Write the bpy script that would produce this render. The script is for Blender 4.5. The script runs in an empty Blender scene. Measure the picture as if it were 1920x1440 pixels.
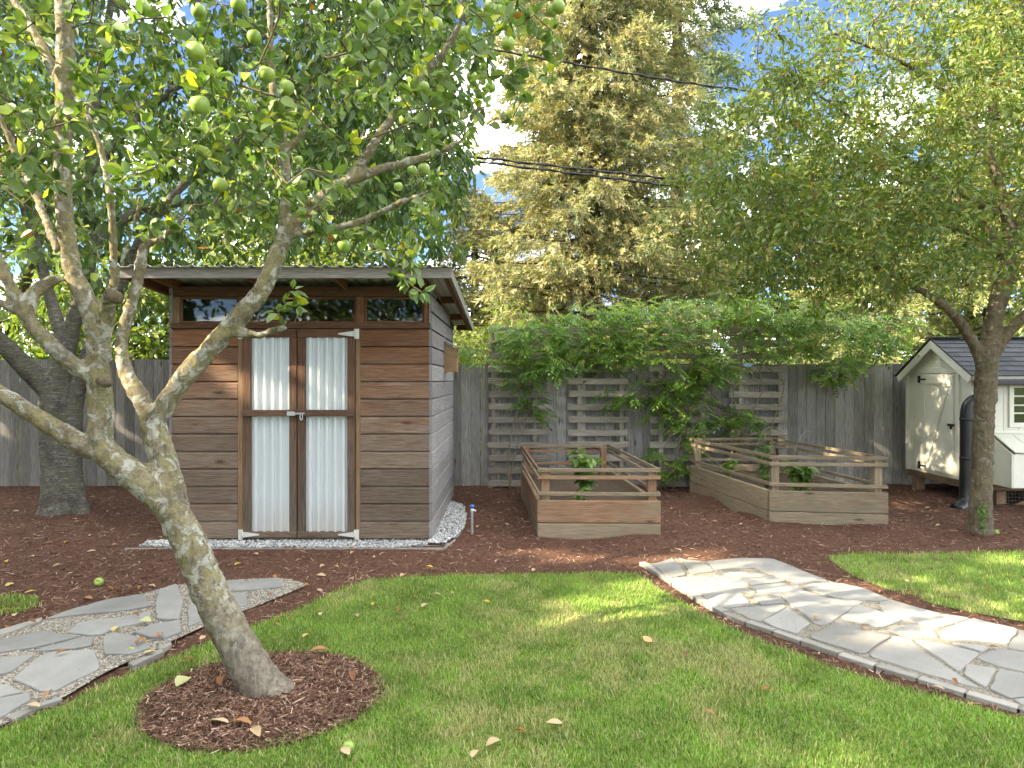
import bpy, bmesh, math, random
import numpy as np
from mathutils import Vector, Matrix
from mathutils.geometry import tessellate_polygon
random.seed(11)
RNG = np.random.default_rng(11)
SC = bpy.context.scene
COL = SC.collection

# ---------------------------------------------------------------- camera, sky, sun, exposure
F, CX, HY, CH = 1250.0, 960.0, 712.0, 1.6          # focal length (px at 1920), image centre, horizon row, camera height
cam_d = bpy.data.cameras.new('camera')
cam = bpy.data.objects.new('camera', cam_d); COL.objects.link(cam)
cam.location = (0, 0, CH); cam.rotation_euler = (math.radians(90), 0, 0)
cam_d.sensor_width = 36; cam_d.lens = F / 1920 * 36; cam_d.shift_y = -8 / 1920
cam_d.clip_start = 0.05; cam_d.clip_end = 2000
SC.camera = cam

SUN_EL = math.radians(30); SKY_SEED = 8.8
SUN_H = Vector((-0.945, -0.33, 0)).normalized()
SUN_DIR = Vector((SUN_H.x * math.cos(SUN_EL), SUN_H.y * math.cos(SUN_EL), math.sin(SUN_EL)))
W = bpy.data.worlds.new('World'); SC.world = W; W.use_nodes = True
SKY_STRENGTH, SUN_STRENGTH, EXPOSURE = 0.15, 3.1, 2.95

sun_d = bpy.data.lights.new('sun', 'SUN'); sun_d.energy = SUN_STRENGTH; sun_d.angle = math.radians(0.5)
sun_d.color = (1.0, 0.84, 0.60)
sun = bpy.data.objects.new('sun', sun_d); COL.objects.link(sun)
sun.rotation_euler = SUN_DIR.to_track_quat('Z', 'Y').to_euler()
sun.location = (-10, -8, 14)
vs = SC.view_settings
vs.view_transform = 'Standard'; vs.look = 'None'; vs.gamma = 1.0; vs.exposure = EXPOSURE; vs.use_curve_mapping = False
SC.cycles.use_denoising = True
SC.cycles.max_bounces = 8; SC.cycles.diffuse_bounces = 4; SC.cycles.transparent_max_bounces = 8
SC.cycles.sample_clamp_indirect = 6

# ---------------------------------------------------------------- node helpers
class NB:
    def __init__(s, nt): s.nt = nt
    def n(s, t, props=None, **ins):
        nd = s.nt.nodes.new(t)
        for k, v in (props or {}).items(): setattr(nd, k, v)
        for k, v in ins.items():
            key = int(k[1:]) if k[0] == 'i' and k[1:].isdigit() else k.replace('_', ' ')
            s.put(nd.inputs[key], v)
        return nd
    def put(s, sock, v):
        if hasattr(v, 'links'): s.nt.links.new(v, sock)
        else:
            if sock.type == 'RGBA' and len(v) == 3: v = (*v, 1)
            sock.default_value = v
    def obj(s): return s.n('ShaderNodeTexCoord').outputs['Object']
    def pos(s): return s.n('ShaderNodeNewGeometry').outputs['Position']
    def rnd(s): return s.n('ShaderNodeObjectInfo').outputs['Random']
    def map(s, v, sc=(1, 1, 1), loc=(0, 0, 0)): return s.n('ShaderNodeMapping', Vector=v, Scale=sc, Location=loc).outputs[0]
    def noise(s, v, scale=5, detail=4, rough=.55, dist=0): return s.n('ShaderNodeTexNoise', Vector=v, Scale=scale, Detail=detail, Roughness=rough, Distortion=dist).outputs[0]
    def vor(s, v, scale=5, out='Distance', feat='F1'): return s.n('ShaderNodeTexVoronoi', dict(feature=feat), Vector=v, Scale=scale).outputs[out]
    def ramp(s, f, stops):
        nd = s.n('ShaderNodeValToRGB', Fac=f); e = nd.color_ramp.elements
        while len(e) < len(stops): e.new(.5)
        for el, (p, c) in zip(e, stops):
            el.position = p; el.color = (c, c, c, 1) if isinstance(c, (int, float)) else (*c, 1)
        return nd.outputs[0]
    def mix(s, f, a, b, mode='MIX'):
        nd = s.n('ShaderNodeMix', dict(data_type='RGBA', blend_type=mode)); s.put(nd.inputs[0], f); s.put(nd.inputs[6], a); s.put(nd.inputs[7], b)
        return nd.outputs[2]
    def math(s, op, a, b=0.0, clamp=False):
        nd = s.n('ShaderNodeMath', dict(operation=op, use_clamp=clamp)); s.put(nd.inputs[0], a); s.put(nd.inputs[1], b); return nd.outputs[0]
    def attr(s, name='col'): return s.n('ShaderNodeAttribute', dict(attribute_name=name)).outputs['Color']
    def sep(s, v): return s.n('ShaderNodeSeparateXYZ', Vector=v).outputs
    def comb(s, x, y, z): return s.n('ShaderNodeCombineXYZ', X=x, Y=y, Z=z).outputs[0]
    def vmath(s, op, a, b):
        nd = s.n('ShaderNodeVectorMath', dict(operation=op)); s.put(nd.inputs[0], a); s.put(nd.inputs[1], b); return nd.outputs[0]
    def bump(s, h, strength=.5, dist=.01): return s.n('ShaderNodeBump', Height=h, Strength=strength, Distance=dist).outputs[0]

def mat(name, fn, rough=.8, spec=.3, metal=0.0):
    m = bpy.data.materials.new(name); m.use_nodes = True; nt = m.node_tree; nt.nodes.clear()
    b = NB(nt); out = nt.nodes.new('ShaderNodeOutputMaterial'); p = nt.nodes.new('ShaderNodeBsdfPrincipled')
    p.inputs['Roughness'].default_value = rough; p.inputs['Specular IOR Level'].default_value = spec; p.inputs['Metallic'].default_value = metal
    r = fn(b, p)
    nt.links.new((r if r is not None else p.outputs[0]), out.inputs[0])
    return m
def plain(name, c, rough=.6, spec=.4, metal=0, var=.15, scale=8):
    def fn(b, p):
        n = b.noise(b.obj(), scale, 5)
        b.put(p.inputs['Base Color'], b.mix(n, tuple(x * (1 - var) for x in c), tuple(x * (1 + var) for x in c)))
    return mat(name, fn, rough, spec, metal)

# world: physical sky with scattered thin clouds
b = NB(W.node_tree); W.node_tree.nodes.clear()
sky = b.n('ShaderNodeTexSky', dict(sky_type='NISHITA', sun_disc=False, sun_elevation=SUN_EL, sun_rotation=math.atan2(SUN_DIR.x, SUN_DIR.y), dust_density=.4, air_density=.62, ozone_density=2.5)).outputs[0]
d = b.n('ShaderNodeTexCoord').outputs['Generated']
x, y, z = b.sep(d)
den = b.math('ADD', b.math('MAXIMUM', z, 0.0), 0.22)
cv = b.comb(b.math('DIVIDE', x, den), b.math('DIVIDE', y, den), SKY_SEED)
cn = b.noise(cv, 1.7, 7, .58, .3)
cf = b.ramp(cn, [(.48, 0.0), (.68, 0.95)])
bg = b.n('ShaderNodeBackground', Color=b.mix(cf, b.mix(1.0, sky, (.33, .34, .36), 'MULTIPLY'), (16.0, 15.4, 14.4)), Strength=SKY_STRENGTH)
W.node_tree.links.new(bg.outputs[0], b.n('ShaderNodeOutputWorld').inputs[0])

# ---------------------------------------------------------------- measuring helpers (photo rows and columns to real metres)
def X(px, D): return (px - CX) * D / F
def Z(py, D): return CH - (py - HY) * D / F
def P(px, py, D): return Vector((X(px, D), D, Z(py, D)))
def G(px, py, z=0.0):
    D = (CH - z) * F / (py - HY); return (X(px, D), D)

# ---------------------------------------------------------------- object helpers
WM = {}
def reg(o, M): WM[o] = M; return o
def thing(name, label, cat, loc=(0, 0, 0), group=None):
    o = bpy.data.objects.new(name, None); COL.objects.link(o); o.location = loc; o.empty_display_size = .1
    o['label'] = label; o['category'] = cat
    if group: o['group'] = group
    return reg(o, Matrix.Translation(loc))
def tag(o, label, cat, group=None):
    o['label'] = label; o['category'] = cat
    if group: o['group'] = group
    return o
def obj(name, me, m=None, parent=None, M=None, kind=None):
    o = bpy.data.objects.new(name, me); COL.objects.link(o)
    if m and not me.materials: me.materials.append(m)
    M = M or Matrix.Identity(4)
    reg(o, M)
    if parent: o.parent = parent; o.matrix_basis = WM[parent].inverted() @ M
    else: o.matrix_basis = M
    if kind: o['kind'] = kind
    return o
def mesh_np(name, V, Fc, col=None, smooth=False):
    me = bpy.data.meshes.new(name); V = np.asarray(V, np.float32); Fc = np.asarray(Fc, np.int32); m, k = Fc.shape
    me.vertices.add(len(V)); me.vertices.foreach_set('co', V.ravel())
    me.loops.add(m * k); me.loops.foreach_set('vertex_index', Fc.ravel())
    me.polygons.add(m); me.polygons.foreach_set('loop_start', np.arange(0, m * k, k, dtype=np.int32))
    if smooth: me.polygons.foreach_set('use_smooth', np.ones(m, bool))
    if col is not None:
        a = me.color_attributes.new('col', 'FLOAT_COLOR', 'POINT')
        c = np.ones((len(V), 4), np.float32); c[:, :3] = col; a.data.foreach_set('color', c.ravel())
    me.update(calc_edges=True); return me
def mesh_py(name, V, Fc, smooth=False):
    me = bpy.data.meshes.new(name); me.from_pydata([tuple(v) for v in V], [], Fc)
    if smooth:
        for p in me.polygons: p.use_smooth = True
    me.update(); return me
CACHE = {}
def prism(profile, L, key=None):
    """profile in (y, z) swept along local x from 0 to L"""
    k = (tuple((round(a, 4), round(c, 4)) for a, c in profile), round(L, 4), key)
    if k in CACHE: return CACHE[k]
    n = len(profile); V = [(0, y, z) for y, z in profile] + [(L, y, z) for y, z in profile]
    Fc = [(i, (i + 1) % n, n + (i + 1) % n, n + i) for i in range(n)] + [tuple(range(n))[::-1], tuple(range(n, 2 * n))]
    me = mesh_py('piece', V, Fc)
    bm = bmesh.new(); bm.from_mesh(me); bmesh.ops.recalc_face_normals(bm, faces=bm.faces); bm.to_mesh(me); bm.free()
    CACHE[k] = me; return me
def rect(w, t, c=.004):
    """chamfered w (z) by t (y) rectangle centred on the axis"""
    c = min(c, w * .3, t * .3); a, e = t / 2, w / 2
    return [(-a + c, -e), (a - c, -e), (a, -e + c), (a, e - c), (a - c, e), (-a + c, e), (-a, e - c), (-a, -e + c)]
def frame_M(p0, xd, zd):
    xd = Vector(xd).normalized(); zd = Vector(zd); yd = zd.cross(xd).normalized(); zd = xd.cross(yd)
    M = Matrix((xd, yd, zd)).transposed().to_4x4(); M.translation = Vector(p0); return M
def board(name, p0, p1, w, t, m, parent, face=(0, 0, 1), c=.004, key=None):
    """plank from p0 to p1; w measured along `face`, t across"""
    p0, p1 = Vector(p0), Vector(p1)
    me = prism(rect(w, t, c), (p1 - p0).length, (m.name, key))
    return obj(name, me, m, parent, frame_M(p0, p1 - p0, face))
def bx(name, lo, hi, m, parent, c=.004, axis='x'):
    lo, hi = Vector(lo), Vector(hi); mid = (lo + hi) / 2; s = hi - lo
    if axis == 'x': return board(name, (lo.x, mid.y, mid.z), (hi.x, mid.y, mid.z), s.z, s.y, m, parent, (0, 0, 1), c)
    if axis == 'y': return board(name, (mid.x, lo.y, mid.z), (mid.x, hi.y, mid.z), s.z, s.x, m, parent, (0, 0, 1), c)
    return board(name, (mid.x, mid.y, lo.z), (mid.x, mid.y, hi.z), s.x, s.y, m, parent, (1, 0, 0), c)
def poly_slab(name, pts, z0, z1, m, parent=None, ch=.006, jig=0):
    """polygon (x, y) list extruded z0..z1 with a chamfered top"""
    pts = [Vector((p[0], p[1], 0)) for p in pts]; n = len(pts)
    area = sum(pts[i].x * pts[(i + 1) % n].y - pts[(i + 1) % n].x * pts[i].y for i in range(n))
    if area < 0: pts.reverse()
    c = sum(pts, Vector()) / n
    V = [(p.x, p.y, z0) for p in pts] + [(p.x, p.y, z1 - ch) for p in pts]
    for i in range(n):
        a, q, e = pts[i - 1], pts[i], pts[(i + 1) % n]
        d1 = (q - a).normalized(); d2 = (e - q).normalized(); nn = Vector((-(d1.y + d2.y), d1.x + d2.x, 0))
        nn = nn.normalized() if nn.length > 1e-5 else Vector((0, 0, 0))
        V.append((q.x + nn.x * ch * 1.3, q.y + nn.y * ch * 1.3, z1 + random.uniform(-jig, jig)))
    Fc = [(i, (i + 1) % n, n + (i + 1) % n, n + i) for i in range(n)] + [(n + i, n + (i + 1) % n, 2 * n + (i + 1) % n, 2 * n + i) for i in range(n)]
    top = [Vector(V[2 * n + i]) for i in range(n)]
    for t in tessellate_polygon([top]):
        a, q, e = (top[i] for i in t)
        t = t if (q - a).cross(e - a).z > 0 else t[::-1]
        Fc.append(tuple(2 * n + i for i in t))
    V = [(v[0] - c.x, v[1] - c.y, v[2]) for v in V]
    return obj(name, mesh_py(name, V, Fc), m, parent, Matrix.Translation((c.x, c.y, 0)))
def round_poly(pts, k=2, cut=.2):
    pts = [np.array(p[:2], float) for p in pts]
    for _ in range(k):
        q = []
        for i in range(len(pts)):
            a, c = pts[i], pts[(i + 1) % len(pts)]; f = cut; q += [a * (1 - f) + c * f, a * f + c * (1 - f)]
        pts = q
    return pts
def inside(pts, poly):
    x, y = pts[:, 0], pts[:, 1]; r = np.zeros(len(pts), bool); n = len(poly)
    for i in range(n):
        (x1, y1), (x2, y2) = poly[i][:2], poly[(i + 1) % n][:2]
        c = ((y1 > y) != (y2 > y)) & (x < (x2 - x1) * (y - y1) / (y2 - y1 + 1e-12) + x1); r ^= c
    return r
def vnoise(p, scale, seed=0):
    """smooth value noise in 2-D, 0..1"""
    q = p * scale + seed * 17.3; i = np.floor(q).astype(int); f = q - i; f = f * f * (3 - 2 * f)
    def h(a, c): 
        v = np.sin(a * 127.1 + c * 311.7 + seed * 74.7) * 43758.5453; return v - np.floor(v)
    a = h(i[:, 0], i[:, 1]); c = h(i[:, 0] + 1, i[:, 1]); d = h(i[:, 0], i[:, 1] + 1); e = h(i[:, 0] + 1, i[:, 1] + 1)
    return (a * (1 - f[:, 0]) + c * f[:, 0]) * (1 - f[:, 1]) + (d * (1 - f[:, 0]) + e * f[:, 0]) * f[:, 1]
def unit(a): return a / (np.linalg.norm(a, axis=-1, keepdims=True) + 1e-9)
def catmull(pts, k=4):
    pts = [np.array(p, float) for p in pts]; q = [2 * pts[0] - pts[1]] + pts + [2 * pts[-1] - pts[-2]]; out = []
    for i in range(1, len(q) - 2):
        for j in range(k):
            t = j / k; a, c, d, e = q[i - 1:i + 3]
            out.append(.5 * (2 * c + (d - a) * t + (2 * a - 5 * c + 4 * d - e) * t * t + (3 * c - a - 3 * d + e) * t ** 3))
    out.append(pts[-1]); return np.array(out)
def tube_geo(path, rad, sides=8, cap=True, wob=0):
    path = np.asarray(path, float); n = len(path); T = unit(np.gradient(path, axis=0)); V = []
    ref = np.array([0, 0, 1.]) if abs(T[0][2]) < .9 else np.array([1., 0, 0]); u = unit(np.cross(T[0], ref))
    ang = np.arange(sides) * 2 * math.pi / sides
    for i in range(n):
        u = unit(u - T[i] * np.dot(u, T[i])); w = np.cross(T[i], u); r = rad[i] if hasattr(rad, '__len__') else rad
        rr = r * (1 + wob * RNG.normal(size=sides)) if wob else r
        V.append(path[i] + (np.cos(ang) * rr)[:, None] * u + (np.sin(ang) * rr)[:, None] * w)
    V = np.concatenate(V); Fc = []
    for i in range(n - 1):
        for j in range(sides): Fc.append((i * sides + j, i * sides + (j + 1) % sides, (i + 1) * sides + (j + 1) % sides, (i + 1) * sides + j))
    if cap: Fc.append(tuple(range(sides))[::-1]); Fc.append(tuple((n - 1) * sides + j for j in range(sides)))
    return V, Fc
def join_geo(parts):
    V, Fc, o = [], [], 0
    for v, f in parts:
        V.append(v); Fc += [tuple(i + o for i in t) for t in f]; o += len(v)
    return np.concatenate(V), Fc
def tube(name, path, rad, m, parent=None, sides=8, smooth=True, M=None):
    V, Fc = tube_geo(path, rad, sides); return obj(name, mesh_py(name, V, Fc, smooth), m, parent, M)
def lathe(name, prof, m, parent=None, loc=(0, 0, 0), n=16):
    V = []; Fc = []; k = len(prof)
    for r, z in prof: V += [(r * math.cos(2 * math.pi * j / n), r * math.sin(2 * math.pi * j / n), z) for j in range(n)]
    for i in range(k - 1):
        for j in range(n): Fc.append((i * n + j, i * n + (j + 1) % n, (i + 1) * n + (j + 1) % n, (i + 1) * n + j))
    Fc += [tuple(range(n))[::-1], tuple((k - 1) * n + j for j in range(n))]
    return obj(name, mesh_py(name, V, Fc, True), m, parent, Matrix.Translation(loc))
SHAPES = {'o': (np.array([0, .25, .62, 1, .62, .25]), np.array([0, .46, .44, 0, -.44, -.46]), [(0, 1, 2, 3), (0, 3, 4, 5)]),
          't': (np.array([0, .15, 1]), np.array([.0, .5, .0]), [(0, 1, 2)]),
          'd': (np.array([0, .42, 1, .42]), np.array([0, .5, 0, -.5]), [(0, 1, 2), (0, 2, 3)])}
def leaf_geo(Pp, A, Nn, L, Wd, col=None, shape='d', fold=.25, curl=.15):
    t, s, fc = SHAPES[shape]; k = len(t); n = len(Pp)
    A = unit(A); S = unit(np.cross(A, Nn)); Nn = np.cross(S, A)
    L = np.broadcast_to(L, n)[:, None, None]; Wd = np.broadcast_to(Wd, n)[:, None, None]
    V = Pp[:, None, :] + A[:, None, :] * (t[None, :, None] * L) + S[:, None, :] * (s[None, :, None] * Wd) \
        + Nn[:, None, :] * (np.abs(s)[None, :, None] * Wd * fold - (t ** 2)[None, :, None] * L * curl)
    Fc = (np.array(fc)[None] + (np.arange(n) * k)[:, None, None]).reshape(-1, len(fc[0]))
    C = None if col is None else np.repeat(col, k, axis=0)
    return V.reshape(-1, 3), Fc, C
def leaf_obj(name, args, m, parent=None, kind='stuff', **kw):
    V, Fc, C = leaf_geo(*args, **kw); return obj(name, mesh_np(name, V, Fc, C), m, parent, kind=kind)
def rand_dirs(n): return unit(RNG.normal(size=(n, 3)))
def pick_cols(n, cols, w, var=.18):
    cols = np.array(cols, float); c = cols[RNG.choice(len(cols), n, p=np.array(w) / sum(w))]
    return c * RNG.uniform(1 - var, 1 + var, (n, 1))

# ---------------------------------------------------------------- materials
def wood(name, a, c, dark, low=None, z0=0, z1=1, hue=.25, rough=.85, knots=True, moss=None):
    def fn(b, p):
        o = b.vmath('ADD', b.obj(), b.comb(b.math('MULTIPLY', b.rnd(), 41.0), b.math('MULTIPLY', b.rnd(), 17.0), 0.0))
        g = b.noise(b.map(o, (1.3, 26, 26)), 2.2, 7, .62, 1.2)
        fine = b.noise(b.map(o, (3, 160, 160)), 2.0, 3, .6)
        big = b.noise(b.map(o, (.8, 3, 3)), 2.0, 3)
        colr = b.mix(b.ramp(g, [(.32, 0.0), (.68, 1.0)]), a, c)
        if low is not None:
            zz = b.sep(b.pos())[2]
            f = b.math('DIVIDE', b.math('SUBTRACT', b.math('ADD', zz, b.math('MULTIPLY', b.math('SUBTRACT', big, .5), 1.1)), z0), z1 - z0, True)
            lowc = b.mix(b.ramp(g, [(.3, 0.0), (.7, 1.0)]), tuple(v * .55 for v in low), low)
            colr = b.mix(f, lowc, colr)
        colr = b.mix(b.ramp(fine, [(.38, .75), (.55, 0.0)]), colr, dark)
        colr = b.mix(b.math('MULTIPLY', b.math('SUBTRACT', big, .3), .8, True), colr, tuple(v * .6 for v in a), 'MIX')
        if knots:
            k = b.vor(b.map(o, (1.5, 5.0, 5.0)), 1.25)
            colr = b.mix(b.ramp(k, [(.05, .9), (.075, .35), (.1, .5), (.13, 0.0)]), colr, tuple(v * .7 for v in dark))
        if moss is not None:
            colr = b.mix(b.ramp(b.noise(b.map(o, (2, 4, 4)), 1.6, 6), [(.5, 0.0), (.7, .7)]), colr, moss)
        v = b.math('ADD', b.math('MULTIPLY', b.rnd(), hue * 2), 1 - hue)
        colr = b.mix(1.0, colr, b.comb(v, v, v), 'MULTIPLY')
        b.put(p.inputs['Base Color'], colr)
        b.put(p.inputs['Normal'], b.bump(b.math('ADD', g, b.math('MULTIPLY', fine, .6)), .55, .006))
    return mat(name, fn, rough, .25)

M = {}
M['fence'] = wood('weathered_fence_wood', (.26, .25, .23), (.46, .45, .43), (.09, .083, .075), hue=.3)
M['trellis'] = wood('weathered_trellis_wood', (.30, .27, .22), (.48, .44, .37), (.12, .10, .08), hue=.18, knots=False)
M['siding'] = wood('cedar_siding', (.17, .075, .034), (.30, .15, .072), (.07, .034, .02), low=(.25, .208, .16), z0=.95, z1=2.05, hue=.24)
M['side_siding'] = wood('silvered_siding', (.215, .20, .195), (.32, .31, .31), (.13, .12, .118), hue=.22, knots=False)
M['trim'] = wood('cedar_trim', (.105, .054, .031), (.18, .098, .058), (.035, .018, .012), low=(.17, .138, .105), z0=.35, z1=1.75, hue=.1, knots=False)
M['jamb'] = wood('tan_jamb', (.20, .125, .065), (.30, .20, .115), (.09, .05, .03), hue=.1, knots=False)
M['fascia'] = wood('grey_fascia', (.24, .225, .195), (.36, .345, .31), (.13, .10, .08), hue=.08)
M['rafter'] = wood('rafter_wood', (.15, .07, .034), (.24, .125, .062), (.06, .03, .02), hue=.1)
M['bed'] = wood('bed_wood', (.215, .165, .105), (.35, .285, .195), (.10, .07, .045), hue=.13, moss=(.16, .165, .10))
M['bed_red'] = wood('bed_cedar', (.21, .12, .068), (.35, .225, .135), (.10, .06, .035), hue=.12, moss=(.19, .165, .11))
M['birdhouse'] = wood('birdhouse_wood', (.26, .165, .085), (.42, .29, .165), (.15, .08, .04), hue=.06)
M['post'] = wood('coop_post_wood', (.21, .14, .085), (.31, .22, .14), (.1, .06, .04), hue=.1, knots=False)

def white_paint(b, p):
    o = b.obj(); n = b.noise(o, 3, 6); s = b.noise(b.map(o, (1, 1, 1)), 26, 5, .7)
    c = b.mix(n, (.68, .675, .575), (.76, .755, .66)); c = b.mix(b.ramp(s, [(.62, 0.0), (.78, .55)]), c, (.33, .31, .27))
    b.put(p.inputs['Base Color'], c); b.put(p.inputs['Normal'], b.bump(s, .12, .004))
M['paint'] = mat('cream_paint', white_paint, .6, .35)
def metal_panel(b, p):
    o = b.obj(); zz = b.sep(b.pos())[2]; n = b.noise(b.map(o, (2, 2, .5)), 3, 5)
    c = b.mix(b.math('MULTIPLY', n, .3), (.51, .555, .57), (.55, .585, .59))  # bluish tint puts the reflected sky into the base colour
    dirt = b.math('MULTIPLY', b.math('SUBTRACT', 1.0, b.math('DIVIDE', zz, .45), True), b.math('ADD', n, .1), True)
    b.put(p.inputs['Base Color'], b.mix(dirt, c, (.38, .34, .28)))
M['panel'] = mat('white_steel_panel', metal_panel, .3, .5)
M['roof_metal'] = mat('galvanised_roof', lambda b, p: b.put(p.inputs['Base Color'], b.mix(b.noise(b.obj(), 5, 5), (.58, .59, .58), (.70, .70, .68))), .45, .5)
M['zinc'] = plain('zinc_hinge', (.58, .58, .54), .45, .5, .3)
M['steel'] = plain('steel_latch', (.45, .46, .48), .3, .5, .9)
M['black'] = plain('black_iron', (.012, .012, .013), .45, .5)
M['pipe'] = plain('black_plastic', (.014, .015, .018), .32, .5)
M['pvc'] = plain('pale_pvc', (.60, .62, .64), .4, .5, var=.08)
M['blue'] = plain('blue_plastic', (.03, .13, .42), .4, .5)
M['cable'] = plain('black_cable', (.012, .012, .014), .6, .3)
M['wire'] = plain('galvanised_wire', (.28, .26, .22), .55, .4, .4)
M['skirt'] = plain('wire_mesh_skirt', (.05, .05, .045), .6, .4)
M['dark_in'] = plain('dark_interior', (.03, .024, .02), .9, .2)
def glass(b, p):
    fr = b.n('ShaderNodeFresnel', IOR=1.5).outputs[0]
    gl = b.n('ShaderNodeBsdfGlossy', Color=(.95, .97, .96), Roughness=.02)
    tr = b.n('ShaderNodeBsdfTransparent', Color=(.80, .83, .80))
    mx = b.n('ShaderNodeMixShader', Fac=b.math('MULTIPLY', fr, .9)); b.nt.links.new(tr.outputs[0], mx.inputs[1]); b.nt.links.new(gl.outputs[0], mx.inputs[2])
    return mx.outputs[0]
M['glass'] = mat('window_glass', glass)
def shingle(b, p):
    n = b.noise(b.obj(), 160, 3); r = b.rnd()
    c = b.mix(r, (.045, .05, .062), (.085, .092, .108)); b.put(p.inputs['Base Color'], b.mix(b.ramp(n, [(.4, 0.0), (.7, .5)]), c, (.15, .155, .165)))
    b.put(p.inputs['Normal'], b.bump(n, .4, .003))
M['shingle'] = mat('slate_grey_shingle', shingle, .9, .2)
def stone(name, a, c, tint):
    def fn(b, p):
        o = b.vmath('ADD', b.pos(), b.comb(b.math('MULTIPLY', b.rnd(), 30.0), 0.0, 0.0))
        n = b.noise(o, 3.2, 7, .62, .4); s = b.noise(o, 70, 4, .6)
        col = b.mix(b.ramp(n, [(.3, 0.0), (.7, 1.0)]), a, c); col = b.mix(b.ramp(s, [(.55, 0.0), (.75, .4)]), col, tint); col = b.mix(b.ramp(b.noise(o, 1.1, 6, .65), [(.48, 0.0), (.7, .55)]), col, tuple(v * .8 for v in tint))
        col = b.mix(b.ramp(b.vor(o, 9), [(.03, .8), (.06, 0.0)]), col, (.05, .045, .035))
        v = b.math('ADD', b.math('MULTIPLY', b.rnd(), .36), .82); b.put(p.inputs['Base Color'], b.mix(1.0, col, b.comb(v, v, v), 'MULTIPLY'))
        b.put(p.inputs['Normal'], b.bump(b.math('ADD', n, b.math('MULTIPLY', s, .3)), .35, .012))
    return mat(name, fn, .82, .3)
M['flag_l'] = stone('grey_flagstone', (.185, .188, .177), (.26, .262, .247), (.155, .15, .135))
M['flag_r'] = stone('pale_flagstone', (.215, .215, .20), (.285, .283, .26), (.18, .17, .145))
M['edge'] = stone('edging_stone', (.24, .235, .21), (.33, .32, .285), (.18, .165, .13))
def attr_mat(name, rough=.85, spec=.25, trans=0.0, bumpy=False):
    def fn(b, p):
        c = b.attr(); b.put(p.inputs['Base Color'], c)
        if trans:
            t = b.n('ShaderNodeBsdfTranslucent', Color=b.mix(1.0, c, (1.45, 1.55, .55), 'MULTIPLY')); mx = b.n('ShaderNodeMixShader', Fac=trans)
            b.nt.links.new(p.outputs[0], mx.inputs[1]); b.nt.links.new(t.outputs[0], mx.inputs[2]); return mx.outputs[0]
    return mat(name, fn, rough, spec)
M['leaf'] = attr_mat('leaf', .5, .4, .38)
M['needle'] = attr_mat('needle', .75, .2, .28)
M['grass'] = attr_mat('grass_blade', .6, .3, .3)
M['chip'] = attr_mat('bark_chip', .9, .15)
M['pebble'] = attr_mat('pebble', .8, .3)
M['dry'] = attr_mat('dry_leaf', .7, .3, .15)
def mulch(b, p):
    o = b.pos(); n = b.noise(b.map(o, (1, 1.6, 1)), 45, 5, .7, 1.0); g = b.noise(o, 1.3, 4)
    c = b.ramp(n, [(.3, (.036, .018, .012)), (.52, (.125, .066, .044)), (.75, (.25, .15, .10))])
    b.put(p.inputs['Base Color'], b.mix(b.math('MULTIPLY', g, .5), c, (.10, .054, .038))); b.put(p.inputs['Normal'], b.bump(n, .8, .03))
M['mulch'] = mat('bark_mulch', mulch, .95, .12)
def turf(b, p):
    o = b.pos(); n = b.noise(o, 60, 5, .7); g = b.noise(o, 2.2, 4)
    c = b.mix(b.ramp(n, [(.35, 0.0), (.65, 1.0)]), (.09, .12, .03), (.20, .25, .075)); b.put(p.inputs['Base Color'], b.mix(b.ramp(g, [(.55, 0.0), (.75, .6)]), c, (.30, .25, .13)))
    b.put(p.inputs['Normal'], b.bump(n, .6, .02))
M['turf'] = mat('turf_soil', turf, .95, .1)
def field(b, p):
    n = b.noise(b.pos(), .7, 6); b.put(p.inputs['Base Color'], b.ramp(n, [(.35, (.05, .075, .02)), (.65, (.10, .12, .04))]))
M['field'] = mat('field_grass', field, .95, .1)
def grit(name, a, c, d2):
    def fn(b, p):
        v = b.n('ShaderNodeTexVoronoi', Vector=b.pos(), Scale=95.0); h = b.sep(v.outputs['Color'])[0]
        b.put(p.inputs['Base Color'], b.ramp(h, [(0.0, d2), (.4, a), (1.0, c)])); b.put(p.inputs['Normal'], b.bump(v.outputs['Distance'], .8, .008))
    return mat(name, fn, .9, .2)
M['grit_r'] = grit('path_grit', (.20, .185, .145), (.27, .25, .20), (.13, .115, .09))
M['grit_l'] = grit('pea_gravel', (.20, .18, .145), (.36, .335, .28), (.07, .065, .055))
M['grit_w'] = grit('crushed_stone', (.30, .305, .30), (.46, .465, .455), (.11, .11, .11))
def soil(b, p):
    n = b.noise(b.pos(), 55, 6, .7); b.put(p.inputs['Base Color'], b.ramp(n, [(.3, (.05, .036, .026)), (.6, (.12, .09, .066)), (.8, (.2, .155, .115))])); b.put(p.inputs['Normal'], b.bump(n, .8, .03))
M['soil'] = mat('bed_soil', soil, .95, .1)
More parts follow.
